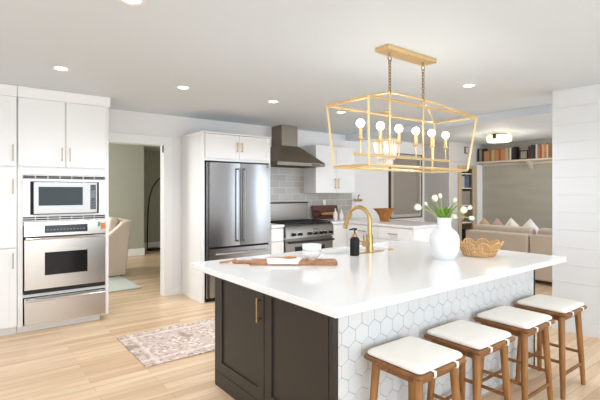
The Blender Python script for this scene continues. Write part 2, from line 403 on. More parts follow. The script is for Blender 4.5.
# ------------------------------------------------------------------ oven tower and pantry
YF = 4.987
def crown(parent, x0, x1, end=True):
    b = MB(); prof = [(0, 2.33), (-.012, 2.33), (-.016, 2.35), (-.03, 2.385), (-.034, 2.405), (-.034, CEIL-.002), (0, CEIL-.002)]
    b.prism([(y, z) for y, z in prof], x0, x1+(.012 if end else 0), tf=lambda y, z, x: (x, YF+y, z))
    b.build('crown_molding', 'cab', parent)
t = thing('pantry_cabinet', 'tall white pantry cabinet at the left picture edge beside the ovens', 'cabinet', (-.15, 5.3, 0))
b = MB(); b.box(-.7, .352, YF, YW-.005, .085, CEIL-.003); b.build('body', 'cab', t)
b = MB(); b.box(-.7, .352, YF+.065, YF+.085, 0, .085); b.build('toe_kick', 'cab', t)
crown(t, -.7, .352, False)
for z0, z1, hz in ((1.655, 2.325, (1.70, 1.86)), (.862, 1.635, (1.38, 1.53)), (.09, .85, (.66, .81))):
    d = shaker('door', 'cab', t, 'Y', YF-.001, -.12, .345, z0, z1)
    bar_handle('handle', 'pale_brass', d, 'Y', YF-.02, .318, hz[0], hz[1], r=.005)
    shaker('door', 'cab', t, 'Y', YF-.001, -.59, -.125, z0, z1)
t = thing('oven_cabinet', 'tall white cabinet tower housing the microwave and wall oven', 'cabinet', (.77, 5.3, 0))
b = MB()
b.box(.356, .400, YF, YW-.005, .075, 2.34); b.box(1.160, 1.193, YF, YW-.005, .065, 2.34); b.box(.40, 1.16, 5.45, YW-.005, .075, 2.34)
b.box(.40, 1.16, YF, 5.45, 1.575, 2.34); b.box(.40, 1.16, YF+.01, 5.45, 1.066, 1.10) ; b.box(.40, 1.16, YF+.01, 5.45, .35, .382); b.box(.40, 1.16, YF, 5.45, .062, .074)
b.build('body', 'cab', t, bevel=.0015, seg=1)
b = MB(); b.box(.356, 1.12, YF+.065, YF+.085, 0, .075); b.build('toe_kick', 'cab', t)
crown(t, .356, 1.193)
for u0, u1, hu in ((.362, .769, .735), (.777, 1.160, .807)):
    d = slab('door', 'cab', t, 'Y', YF-.001, u0, u1, 1.655, 2.325)
    bar_handle('handle', 'pale_brass', d, 'Y', YF-.02, hu, 1.715, 1.855, r=.005)
# microwave with its trim kit
t = thing('microwave', 'built-in stainless microwave above the wall oven with louvred trim', 'microwave', (.777, 5.2, 1.10))
b = MB()
for d in ((.394, .462, YF-.016, YF+.02, 1.105, 1.572), (1.092, 1.160, YF-.016, YF+.02, 1.105, 1.572), (.462, 1.092, YF-.016, YF+.02, 1.505, 1.572), (.462, 1.092, YF-.016, YF+.02, 1.105, 1.172)): b.box(*d)
b.build('trim_kit', 'cab', t, bevel=.002)
for z0, z1 in ((1.530, 1.566), (1.113, 1.155)):
    b = MB(); b.box(.398, 1.156, YF-.018, YF-.0165, z0, z1); v = b.build('louvre', 'steel', t)
    b = MB()
    for k in range(7):
        x0 = .402+k*.108; b.box(x0, x0+.098, YF-.020, YF-.0185, z0+.004, z0+.017); b.box(x0, x0+.098, YF-.020, YF-.0185, z1-.017, z1-.004)
    b.build('slot', 'iron', v)
b = MB(); b.box(.462, 1.092, YF, 5.42, 1.172, 1.505); b.build('body', 'blackmat', t)
b = MB(); b.box(.487, 1.072, YF-.035, YF-.001, 1.178, 1.502); b.build('door', 'steel', t, bevel=.004)
b = MB(); b.box(.530, .930, YF-.0375, YF-.036, 1.262, 1.452); b.build('door_glass', 'glassmw', t)
b = MB(); b.box(1.003, 1.058, YF-.0375, YF-.036, 1.215, 1.478); p = b.build('control_panel', 'black', t)
b = MB(); b.box(1.007, 1.054, YF-.039, YF-.0376, 1.335, 1.415)
for i in range(3):
    for j in range(3): b.box(1.010+.015*i, 1.020+.015*i, YF-.039, YF-.0376, 1.235+.028*j, 1.246+.028*j)
b.build('keypad', 'screen_txt', p)
# wall oven
t = thing('wall_oven', 'stainless wall oven with black window between microwave and warming drawer', 'oven', (.78, 5.2, .40))
b = MB(); b.box(.407, 1.157, YF, 5.43, .405, 1.064); b.build('body', 'iron', t)
b = MB(); b.box(.407, 1.157, YF-.028, YF-.001, .953, 1.104); p = b.build('control_panel', 'steel_lt', t, bevel=.003)
b = MB(); b.box(.583, .977, YF-.030, YF-.0285, .985, 1.062); q = b.build('display', 'black', p)
b = MB()
for i in range(12): b.box(.600+i*.030, .620+i*.030, YF-.0312, YF-.0301, 1.010, 1.024)
b.build('display_print', 'screen_txt', q)
b = MB(); b.box(1.078, 1.103, YF-.0295, YF-.0282, 1.030, 1.080); b.build('sticker', 'sticker_a', p)
b = MB(); b.box(1.106, 1.150, YF-.0295, YF-.0282, 1.000, 1.068); b.build('sticker', 'sticker_b', p)
b = MB(); b.box(.411, 1.155, YF-.026, YF-.001, .425, .928); d = b.build('door', 'steel_lt', t, bevel=.003)
b = MB(); b.box(.585, .977, YF-.0275, YF-.0262, .560, .790); b.build('door_glass', 'glassdark', d)
b = MB(); b.tube([(.42, YF-.062, .936), (1.145, YF-.062, .936)], .014, 10)
for x in (.455, 1.11): b.box(x-.014, x+.014, YF-.062, YF-.02, .928, .944)
b.build('handle', 'chrome', d)
b = MB(); b.box(.411, 1.155, YF-.014, YF-.002, .384, .423); b.build('vent_strip', 'iron', t)
# warming drawer
t = thing('warming_drawer', 'stainless warming drawer below the wall oven near the floor', 'warming drawer', (.78, 5.2, .075))
b = MB(); b.box(.411, 1.157, YF, 5.42, .078, .345); b.build('body', 'iron', t)
b = MB(); b.box(.411, 1.157, YF-.024, YF-.001, .078, .345); d = b.build('drawer_front', 'steel_lt', t, bevel=.003)
b = MB(); b.tube([(.43, YF-.06, .325), (1.14, YF-.06, .325)], .013, 10)
for x in (.47, 1.10): b.box(x-.014, x+.014, YF-.06, YF-.02, .317, .333)
b.build('handle', 'chrome', d)

# ------------------------------------------------------------------ fridge and its cabinet
t = thing('fridge_cabinet', 'white cabinet surround enclosing the refrigerator, two doors on top', 'cabinet', (2.8, 5.3, 0))
b = MB(); b.box(2.285, 2.325, YF-.01, YW-.02, 0, 2.172); b.build('side_panel', 'cab', t, bevel=.002)
b = MB(); b.box(3.298, 3.318, YF-.01, YW-.015, 0, 2.172); b.build('side_panel', 'cab', t, bevel=.002)
b = MB(); b.box(2.325, 3.298, YF, YW-.005, 1.806, 2.14); b.box(2.325, 3.298, YF-.01, YF+.01, 1.80, 1.824); b.build('upper_box', 'cab', t)
b = MB(); b.box(2.272, 3.326, YF-.034, YW-.004, 2.146, 2.166); b.build('top_cap', 'cab', t, bevel=.004)
for u0, u1, hu in ((2.330, 2.812, 2.778), (2.818, 3.294, 2.852)):
    d = shaker('door', 'cab', t, 'Y', YF-.001, u0, u1, 1.832, 2.142, rail=.045)
    bar_handle('handle', 'brass', d, 'Y', YF-.02, hu, 1.925, 2.052, r=.007, off=.03)
t = thing('refrigerator', 'stainless french-door refrigerator in the white surround', 'refrigerator', (2.82, 5.3, 0))
b = MB(); b.box(2.345, 3.285, YF-.005, 5.58, .03, 1.795); b.build('body', 'blackmat', t)
b = MB(); b.box(2.36, 3.27, YF+.02, YF+.04, 0, .05); b.build('toe_grille', 'iron', t)
b = MB(); b.box(2.346, 2.372, YF-.012, YF-.004, .05, 1.775); b.build('side_trim', 'steel_v', t)
for u0, u1, hu, nm in ((2.376, 2.812, 2.772, 'l'), (2.820, 3.282, 2.862, 'r')):
    b = MB(); P = [(u0, YF-.006)]
    for i in range(13):
        k = i/12; P.append((u0+(u1-u0)*k, YF-.058-.012*math.sin(math.pi*k)))
    P.append((u1, YF-.006)); b.prism(P, .70, 1.775)
    d = b.build('door', 'steel_v', t, smooth=40)
    b = MB(); b.tube([(hu, YF-.105, .745), (hu, YF-.105, 1.715)], .0095, 10)
    for z in (.76, 1.70): b.tube([(hu, YF-.105, z), (hu, YF-.055, z)], .011, 8)
    b.build('handle', 'steel_v', d)
b = MB(); b.box(3.22, 3.245, YF-.0660, YF-.0640, 1.735, 1.750); b.build('badge', 'black', t)
b = MB(); P = [(2.376, YF-.006)]+[(2.376+(3.282-2.376)*i/12, YF-.058-.012*math.sin(math.pi*i/12)) for i in range(13)]+[(3.282, YF-.006)]
b.prism(P, .06, .675); d = b.build('freezer_drawer', 'steel_v', t, smooth=40)
b = MB(); b.tube([(2.43, YF-.10, .612), (3.225, YF-.10, .612)], .012, 10)
for x in (2.47, 3.185): b.tube([(x, YF-.10, .612), (x, YF-.06, .612)], .011, 8)
b.build('handle', 'chrome', d)

# ------------------------------------------------------------------ base cabinets, range, hood
t = thing('base_cabinet', 'narrow white base cabinet squeezed between refrigerator and range', 'cabinet', (3.43, 5.3, 0))
b = MB(); b.box(3.322, 3.543, YF, YW-.02, .09, .893); b.box(3.322, 3.543, YF+.065, YF+.08, 0, .09); b.build('body', 'cab', t)
d = slab('drawer', 'cab', t, 'Y', YF-.001, 3.327, 3.538, .70, .88)
d = shaker('door', 'cab', t, 'Y', YF-.001, 3.327, 3.538, .10, .69, rail=.045)
b = MB(); b.box(3.320, 3.545, YF-.035, YW-.013, .895, .932)
tag(b.build('worktop', 'quartz_back', origin=(3.43, 5.3, .895), bevel=.003), 'short white worktop piece left of the range', 'worktop')

t = thing('range', 'stainless gas range with seven black-and-steel knobs under the hood', 'stove', (4.005, 5.3, 0))
x0, x1 = 3.55, 4.462
b = MB(); b.box(x0, x1, YF-.01, 5.58, .10, .905); b.build('body', 'steel', t, bevel=.003)
for x in (x0+.05, x1-.05):
    for y in (YF+.04, 5.5): b2 = MB(); b2.cyl((x, y, 0), (x, y, .11), .02); b2.build('leg', 'steel', t)
b = MB(); b.prism([(YF-.07, .735), (YF-.06, .862), (YF-.045, .905), (YF-.005, .918), (YF-.005, .735)], x0, x1, tf=lambda y, z, x: (x, y, z)); cp = b.build('control_panel', 'steel_dark', t)
b = MB(); b.box(4.06, 4.15, YF-.0665, YF-.0645, .838, .850); b.build('badge', 'blackmat', cp)
for kx in (3.68, 3.797, 3.976, 4.086, 4.187, 4.261, 4.384):
    b = MB(); b.tube([(kx, YF-.066, .785), (kx, YF-.078, .785)], .034, 18); k = b.build('knob_bezel', 'chrome', t)
    b = MB(); b.tube([(kx, YF-.079, .785), (kx, YF-.112, .785)], [.026, .022], 18); b.box(kx-.004, kx+.004, YF-.117, YF-.112, .763, .807); b.build('knob', 'black', k)
b = MB(); b.box(x0+.004, x1-.004, YF-.05, YF-.011, .17, .715); d = b.build('oven_door', 'steel_dark', t, bevel=.004)
b = MB(); b.box(3.72, 4.29, YF-.053, YF-.0505, .33, .60); b.build('door_glass', 'glassdark', d)
b = MB(); b.tube([(x0+.03, YF-.105, .672), (x1-.03, YF-.105, .672)], .015, 10)
for x in (x0+.07, x1-.07): b.box(x-.013, x+.013, YF-.105, YF-.05, .66, .684)
b.build('handle', 'iron', d)
b = MB(); b.box(x0+.004, x1-.004, YF-.03, YF-.011, .105, .16); b.build('kick_panel', 'steel', t)
b = MB(); b.box(x0+.003, x1-.003, YF-.02, 5.56, .905, .925); b.build('cooktop', 'black', t)
for i in range(3):
    gx0 = x0+.012+i*.297; gx1 = gx0+.292; b = MB()
    for x in (gx0+.008, gx0+.146, gx1-.008): b.box(x-.008, x+.008, YF+.0, 5.53, .934, .950)
    for y in (YF+.008, 5.12, 5.26, 5.40, 5.522): b.box(gx0, gx1, y-.008, y+.008, .934, .950)
    for x in (gx0+.01, gx1-.01):
        for y in (YF+.01, 5.52): b.box(x-.009, x+.009, y-.009, y+.009, .925, .936)
    b.build('grate', 'iron', t)
    for y in (5.10, 5.40):
        b = MB(); b.cyl((gx0+.146, y, .925), (gx0+.146, y, .933), .05, n=20); b.build('burner', 'blackmat', t)
b = MB(); b.box(x0, x1, 5.565, 5.61, .905, 1.215); bgd = b.build('backguard', 'steel_dark', t, bevel=.002)
b = MB(); b.box(x0, x1, 5.55, 5.61, 1.216, 1.235); b.build('backguard_cap', 'iron', t)

t = thing('range_hood', 'brownish stainless chimney range hood on the tiled wall', 'range hood', (4.005, 5.4, 1.79))
hx0, hx1, hy0 = 3.545, 4.468, 5.13
b = MB(); b.hexa([(hx0, hy0, 1.85), (hx1, hy0, 1.85), (hx1, YW-.013, 1.85), (hx0, YW-.013, 1.85), (3.76, 5.335, 2.115), (4.10, 5.335, 2.115), (4.10, YW-.013, 2.115), (3.76, YW-.013, 2.115)])
b.build('canopy', 'hood', t)
b = MB(); b.box(hx0, hx1, hy0, YW-.013, 1.80, 1.8505); b.build('canopy_lip', 'hood', t, bevel=.002)
b = MB(); b.box(4.20, 4.36, hy0-.002, hy0, 1.815, 1.830); b.build('switch_panel', 'black', t)
b = MB(); b.box(3.775, 4.085, 5.35, YW-.002, 2.11, CEIL-.002); b.build('chimney', 'hood', t, bevel=.002)
b = MB(); b.box(3.62, 4.39, 5.2, 5.57, 1.795, 1.80); b.build('grease_filter', 'iron', t)

t = thing('wall_cabinet', 'white two-door wall cabinet mounted right of the range hood', 'cabinet', (4.86, 5.46, 1.383))
b = MB(); b.box(4.415, 5.308, 5.32, YW-.001, 1.383, 2.168); b.build('body', 'cab', t, bevel=.002)
for u0, u1, hu in ((4.418, 4.860, 4.825), (4.866, 5.305, 4.90)):
    d = slab('door', 'cab', t, 'Y', 5.319, u0, u1, 1.388, 2.162)
    bar_handle('handle', 'brass', d, 'Y', 5.299, hu, 1.455, 1.63, r=.007, off=.03)
# corner and peninsula base units
PX, PY0 = 4.80, 3.68
t = thing('base_cabinet', 'white corner base cabinet to the right of the range', 'cabinet', (5.0, 5.3, 0))
b = MB(); b.box(4.468, 5.62, YF, YW-.02, .09, .893); b.box(4.468, 4.86, YF+.065, YF+.08, 0, .09); b.build('body', 'cab', t)
d = shaker('door', 'cab', t, 'Y', YF-.001, 4.474, 4.775, .10, .88, rail=.05)
t = thing('peninsula_cabinet', 'white peninsula drawer cabinet carrying the wooden bowl', 'cabinet', (5.2, 4.3, 0))
b = MB(); b.box(PX, 5.62, PY0, YF-.003, .09, .893); b.box(PX+.065, 5.55, PY0+.03, YF-.003, 0, .09); b.build('body', 'cab', t, bevel=.0015)
for u0, u1 in ((3.70, 4.295), (4.302, 4.90)):
    for z0, z1, hz in ((.715, .885, .80), (.42, .708, .64), (.10, .413, .345)):
        d = slab('drawer', 'cab', t, 'X', PX-.001, u0, u1, z0, z1)
        c = (u0+u1)/2; bar_handle('handle', 'brass', d, 'X', PX-.02, c-.08, hz, u1=c+.08, r=.007, off=.03)
shaker('end_panel', 'cab', t, 'Y', PY0-.0005, PX+.003, 5.617, .10, .885, rail=.06, t=.014)
b = MB(); b.prism([(4.465, YF-.035), (PX-.03, YF-.035), (PX-.03, PY0-.03), (5.65, PY0-.03), (5.65, YW-.013), (4.465, YW-.013)], .895, .932)
tag(b.build('worktop', 'quartz_back', origin=(5.1, 4.8, .895), bevel=.003), 'L-shaped white worktop under the wooden bowl and bottles', 'worktop')

# things on the back worktop
b = MB(); b.box(4.845, 4.905, YW-.018, YW-.0125, 1.165, 1.265); tag(b.build('wall_outlet', 'trim', origin=(4.875, YW-.013, 1.21), bevel=.002), 'white outlet plate on the tiles above the cutting board', 'outlet')
t = thing('cutting_board', 'dark reddish wooden cutting board leaning on the tiles', 'cutting board', (4.84, 5.54, .933))
tf = Matrix.Translation((4.84, 5.53, .936)) @ Matrix.Rotation(R(-9), 4, 'X')
b = MB(); b.prism(rrect(-.285, .285, 0, .235, .012, 3), -.011, .011, tf=lambda x, z, y: (x, y, z)); b.build('board', 'mahog', t, xf=tf, bevel=.003)
t = thing('serving_paddle', 'long copper-toned paddle with dark ring handle in front of the board', 'paddle', (4.8, 5.46, .933))
tf = Matrix.Translation((4.83, 5.455, .936)) @ Matrix.Rotation(R(-12), 4, 'X')
b = MB(); b.prism([(-.16, .10), (-.08, .115), (.22, .125), (.27, .15), (.285, .165), (.27, .10), (.22, .0), (.18, .0), (.16, .075), (-.08, .075), (-.16, .085)], -.006, .006, tf=lambda x, z, y: (x, y, z)); b.build('blade', 'copper', t, xf=tf)
b = MB(); b.tube([(-.245+.085*math.cos(a*math.pi/12)*.95, 0, .092+.055*math.sin(a*math.pi/12)) for a in range(24)], .009, 8, closed=True); b.build('ring_handle', 'blackmat', t, xf=tf)
for k, (x, y, s, lab) in enumerate(((4.845, 5.30, 1.0, 'white ceramic bottle nearest the range, beside the cutting board'), (4.925, 5.235, .9, 'shorter white ceramic bottle, right of the taller one'))):
    b = MB(); b.lathe([(0, 0), (.032*s, 0), (.038*s, .02), (.038*s, .09*s), (.028*s, .125*s), (.012*s, .15*s), (.011*s, .185*s), (.014*s, .19*s), (0, .19*s)], (x, y, .933), 20)
    tag(b.build('bottle', 'matte_white', origin=(x, y, .933)), lab, 'bottle', 'white bottles by the backsplash')
t = thing('wooden_bowl', 'flared reddish wooden bowl on the peninsula worktop', 'bowl', (5.22, 4.55, .933))
b = MB(); b.lathe([(0, 0), (.066, 0), (.074, .02), (.09, .08), (.128, .145), (.172, .188), (.184, .200), (.176, .203), (.162, .192), (.118, .148), (.076, .08), (.055, .03), (0, .028)], (5.22, 4.55, .933), 40)
b.build('bowl', 'bowlwood', t)
t = thing('towel_bar', 'small brass towel bar on the wall beside the wall cabinet', 'towel bar', (5.7, 5.6, 1.25))
b = MB(); b.box(5.56, 5.73, 5.53, 5.555, 1.225, 1.268); b.box(5.64, 5.66, 5.53, YW-.001, 1.235, 1.26); b.build('bar', 'brass', t)
b = MB(); b.tube([(5.63, 5.54, 1.269), (5.63, 5.54, 1.325), (5.67, 5.54, 1.35)], .008, 8); b.build('clip', 'blackmat', t)

# ------------------------------------------------------------------ island
IX0, IX1, IY0, IY1, CT = 1.405, 3.56, 1.55, 2.835, .895
t = thing('kitchen_island', 'dark grey-brown kitchen island with white hexagon-tiled seating side', 'island', ((IX0+IX1)/2, (IY0+IY1)/2, 0))
b = MB()
b.box(IX0+.02, IX1-.001, IY0+.012, IY0+.03, .0, CT-.04); b.box(IX0+.02, IX0+.04, IY0+.03, IY1, 0, CT-.04); b.box(IX1-.02, IX1, IY0+.03, IY1, 0, CT-.04); b.box(IX0+.04, IX1-.02, IY1-.02, IY1, .0, CT-.04)
b.build('body', 'dark', t)
# dark end: corner posts, two shaker doors, base rail
b = MB(); b.box(IX0, IX0+.03, IY0-.001, IY0+.035, 0, CT-.04); b.build('corner_post', 'dark', t, bevel=.002)
b = MB(); b.box(IX0, IX0+.02, IY1-.03, IY1+.001, 0, CT-.04); b.build('corner_post', 'dark', t, bevel=.002)
b = MB(); b.box(IX0, IX0+.02, IY0+.036, IY1-.031, 0, .105); b.build('base_rail', 'dark', t, bevel=.002)
d1 = shaker('door', 'dark', t, 'X', IX0+.019, 2.178, IY1-.034, .112, CT-.045, rail=.075, rec=.010)
d2 = shaker('door', 'dark', t, 'X', IX0+.019, IY0+.038, 2.170, .112, CT-.045, rail=.075, rec=.010)
bar_handle('handle', 'old_brass', d1, 'X', IX0-.001, 2.212, .605, .755, r=.006, off=.03)
b = MB(); b.box(IX0+.004, IX0+.02, IY0+.1, 2.6, .108, .1115); b.build('shadow_bead', 'blackmat', t)
b = MB(); b.box(IX1-.002, IX1+.014, IY0-.003, IY0+.02, 0, CT-.04); b.build('edge_trim', 'blackmat', t)
# hexagon tiles
b = MB(); b.box(IX0+.031, IX1-.003, IY0+.002, IY0+.0115, 0, CT-.04); b.build('grout_bed', 'grout', t)
def clip(poly, axis, val, keep_less):
    out = []
    for i in range(len(poly)):
        a, c = poly[i], poly[(i+1) % len(poly)]
        ia = (a[axis] <= val) if keep_less else (a[axis] >= val); ic = (c[axis] <= val) if keep_less else (c[axis] >= val)
        if ia: out.append(a)
        if ia != ic:
            k = (val-a[axis])/(c[axis]-a[axis]); out.append(tuple(a[j]+(c[j]-a[j])*k for j in (0, 1)))
    return out
b = MB(); hw = .0955; hs = hw/math.sqrt(3); g = .0011
for r in range(-9, 4):
    zc = .667+r*1.5*hs; off = .5*hw if r % 2 else 0
    for k in range(-4, 24):
        xc = 1.651+off+hw*(k+.5)
        q = [(xc+(hs-g*1.15)*math.cos(R(30+60*i)), zc+(hs-g*1.15)*math.sin(R(30+60*i))) for i in range(6)]
        for A, V, L_ in ((0, IX0+.032, False), (0, IX1-.004, True), (1, .002, False), (1, CT-.042, True)):
            q = clip(q, A, V, L_) if len(q) > 2 else []
        if len(q) > 2: b.prism(q, IY0, IY0+.003, tf=lambda x, z, y: (x, y, z))
b.build('hexagon_tiles', 'hex', t, bevel=.0009, seg=1)
# worktop with the sink cut-out
X0, X1, Y0, Y1 = 1.240, 3.665, 1.353, 2.882
sx0, sx1, sy0, sy1 = 2.28, 2.98, 2.515, 2.80
b = MB(); bm = b.bm
def ring(z): return [bm.verts.new((x, y, z)) for x, y in ((X0, Y0), (X1, Y0), (X1, Y1), (X0, Y1), (sx0, sy0), (sx1, sy0), (sx1, sy1), (sx0, sy1))]
T_, B_ = ring(CT), ring(CT-.04)
for i in range(4):
    j = (i+1) % 4
    b.face([T_[i], T_[j], T_[4+j], T_[4+i]]); b.face([B_[j], B_[i], B_[4+i], B_[4+j]])
    b.face([B_[i], B_[j], T_[j], T_[i]]); b.face([T_[4+i], T_[4+j], B_[4+j], B_[4+i]])
tag(b.build('island_worktop', 'quartz', origin=(2.45, 2.1, CT-.04), bevel=.003), 'large white quartz worktop on the kitchen island', 'worktop')
t = thing('sink', 'white undermount sink set in the island worktop behind the faucet', 'sink', (2.63, 2.66, .65))
b = MB()
b.box(sx0-.015, sx1+.015, sy0-.015, sy1+.015, .65, .662); b.box(sx0-.015, sx0-.003, sy0-.015, sy1+.015, .662, CT-.042); b.box(sx1+.003, sx1+.015, sy0-.015, sy1+.015, .662, CT-.042)
b.box(sx0-.003, sx1+.003, sy0-.015, sy0-.003, .662, CT-.042); b.box(sx0-.003, sx1+.003, sy1+.003, sy1+.015, .662, CT-.042); b.build('basin', 'ceramic', t)
b = MB(); b.cyl((2.63, 2.66, .662), (2.63, 2.66, .666), .04); b.build('drain', 'brass', t)
# faucet
t = thing('faucet', 'brass gooseneck faucet standing on the island worktop', 'faucet', (2.635, 2.46, CT))
b = MB(); b.prism(rrect(2.47, 2.80, 2.435, 2.485, .024, 6), CT, CT+.006); b.build('deck_plate', 'brass', t)
b = MB(); b.lathe([(0, .006), (.034, .006), (.034, .012), (.030, .016), (.030, .135), (.026, .14), (.026, .15), (0, .15)], (2.635, 2.46, CT), 24); b.build('base', 'brass', t)
dirx, diry = -.24, .97; pts = [(2.635, 2.46, CT+.15), (2.635, 2.46, 1.162)]
for i in range(1, 15):
    a = math.pi*(i/14)*.93; q = .106*(1-math.cos(a)); pts.append((2.635+dirx*q, 2.46+diry*q, 1.162+.108*math.sin(a)))
b = MB(); b.tube(pts, .0165, 14); b.build('neck', 'brass', t)
e = Vector(pts[-1]); dv = (e-Vector(pts[-2])).normalized()
b = MB(); b.tube([e-dv*.005, e+dv*.02, e+dv*.105], [.0185, .019, .020], 14); b.build('spray_head', 'brass', t)
b = MB(); b.tube([(2.61, 2.455, CT+.075), (2.545, 2.44, CT+.075)], .021, 16); k = b.build('knob', 'brass', t)
b = MB(); b.tube([(2.555, 2.442, CT+.09), (2.53, 2.43, CT+.15)], [.006, .005], 8); b.build('lever', 'brass', k)
t = thing('soap_dispenser', 'black pump soap dispenser with copper collar left of faucet', 'soap dispenser', (2.41, 2.41, CT))
b = MB(); b.lathe([(0, 0), (.036, 0), (.038, .006), (.038, .125), (.03, .142), (.016, .15), (0, .15)], (2.41, 2.41, CT), 28); b.build('bottle', 'blackmat', t)
b = MB(); b.lathe([(0, .15), (.017, .15), (.017, .166), (.011, .178), (0, .178)], (2.41, 2.41, CT), 20); b.build('collar', 'copper', t)
b = MB(); b.tube([(2.41, 2.41, CT+.178), (2.41, 2.41, CT+.206)], .006, 8); b.tube([(2.425, 2.40, CT+.208), (2.405, 2.413, CT+.212), (2.375, 2.435, CT+.204)], [.008, .008, .005], 8); b.build('pump', 'blackmat', t)
t = thing('air_switch', 'small brass air-switch button on the worktop right of faucet', 'button', (2.87, 2.435, CT))
b = MB(); b.lathe([(0, 0), (.024, 0), (.024, .006), (.016, .01), (.016, .016), (0, .016)], (2.87, 2.435, CT), 20); b.build('button', 'brass', t)

# chopping board with towel, spoon and bowls
t = thing('chopping_board', 'long wooden chopping board with handle on the island', 'cutting board', (1.80, 2.40, CT))
bd = Vector((.788, -.615, 0)); bn = Vector((.615, .788, 0)); bo = Vector((1.51, 2.53, CT))
BX = Matrix(((bd.x, bn.x, 0, bo.x), (bd.y, bn.y, 0, bo.y), (0, 0, 1, bo.z), (0, 0, 0, 1)))
b = MB(); b.prism(rrect(0, .61, 0, .165, .012, 3), .001, .022); b.build('board', 'board', t, xf=BX, bevel=.003)
b = MB(); b.prism([(-.0, .06), (-.0, .11), (-.03, .102), (-.11, .105), (-.13, .085), (-.11, .063), (-.03, .068)], .002, .021); b.build('handle', 'board', t, xf=BX, bevel=.003)
b = MB(); b.tube([(-.10, .085, .025), (-.15, .11, .012), (-.20, .10, .008), (-.215, .075, .008), (-.17, .065, .012), (-.11, .085, .027)], .006, 6, closed=True); b.build('cord', 'leather', t, xf=BX)
# towel draped over the board's front edge
b = MB(); nx, ny = 14, 12; grid = []
for j in range(ny+1):
    row = []
    for i in range(nx+1):
        u, v = i/nx, j/ny
        x = .10+.27*u+.05*(1-v)*(.5-u)*0; y = .185-.20*v
        x += -.03*v+(.06*v)*(1-u); z = .026+.003*math.sin(u*9+v*4)
        if y < -.003:
            over = -.003-y; y = -.005-over*.15; z = .024-over*1.1
        row.append(b.bm.verts.new((x, y, max(z, .004))))
    grid.append(row)
for j in range(ny):
    for i in range(nx): b.face([grid[j][i], grid[j][i+1], grid[j+1][i+1], grid[j+1][i]])
o = b.build('dish_towel', 'towel', xf=BX, origin=(1.72, 2.44, CT+.022)); o.modifiers.new('thick', 'SOLIDIFY').thickness = .004
tag(o, 'white dish towel lying across the chopping board under a spoon', 'towel')
b = MB()
sp = [(.10, .115, .040), (.14, .12, .036), (.20, .125, .036), (.24, .13, .036), (.28, .135, .036), (.325, .138, .036)]
b.tube(sp, [.005, .006, .006, .015, .024, .010], 10, flat=.4)
tag(b.build('wooden_spoon', 'lightwood', xf=BX, origin=(1.7, 2.4, CT+.03)), 'light wooden spoon lying on the dish towel', 'spoon')
bx, by = 1.925, 2.355
prof = [(0, 0), (.03, 0), (.032, .006), (.05, .018), (.064, .04), (.07, .066), (.067, .066), (.06, .04), (.045, .022), (0, .014)]
b = MB(); b.lathe(prof, (bx, by, CT+.0225), 32); tag(b.build('bowl', 'ceramic', origin=(bx, by, CT+.0225)), 'lower white bowl of the two stacked on the chopping board', 'bowl', 'stacked white bowls')
b = MB(); b.lathe([(0, 0), (.03, 0), (.034, .004), (.060, .024), (.067, .042), (.070, .068), (.067, .068), (.062, .042), (.05, .026), (0, .012)], (bx, by, CT+.0225+.040), 32); tag(b.build('bowl', 'ceramic', origin=(bx, by, CT+.0625)), 'upper white bowl nested in the bowl on the chopping board', 'bowl', 'stacked white bowls')

# vase and tulips
vx, vy = 2.83, 1.88
b = MB(); b.lathe([(0, 0), (.072, 0), (.078, .008), (.098, .05), (.109, .10), (.111, .15), (.102, .185), (.083, .21), (.062, .226), (.053, .238), (.049, .26), (.051, .29), (.057, .312), (.053, .313), (.046, .29), (.044, .25), (.06, .21), (.09, .15), (.09, .06), (0, .02)], (vx, vy, CT), 48)
tag(b.build('vase', 'matte_white', origin=(vx, vy, CT)), 'matte white vase holding tulips on the island worktop', 'vase')
tp = [(-.140, .110, 1.279, 1.15, 'round white tulip drooping furthest left out of the vase'),
      (-.105, .080, 1.301, .7, 'small pale bud just right of the leftmost tulip'),
      (-.050, .040, 1.332, 1.1, 'large round white tulip standing left of the tallest one'),
      (-.018, .020, 1.354, .85, 'tallest narrow white tulip at the middle of the bunch'),
      (.062, -.045, 1.324, .8, 'slim white tulip leaning up right of the tallest one'),
      (.100, -.075, 1.258, 1.15, 'round open white tulip low on the right of the bunch'),
      (.140, -.108, 1.276, .85, 'pointed white tulip reaching furthest right above the lowest one'),
      (.150, -.115, 1.205, .95, 'white tulip hanging lowest at the right of the vase'),
      (.016, -.052, 1.222, .95, 'white tulip resting on the front rim of the vase')]
rim = Vector((vx, vy, CT+.30))
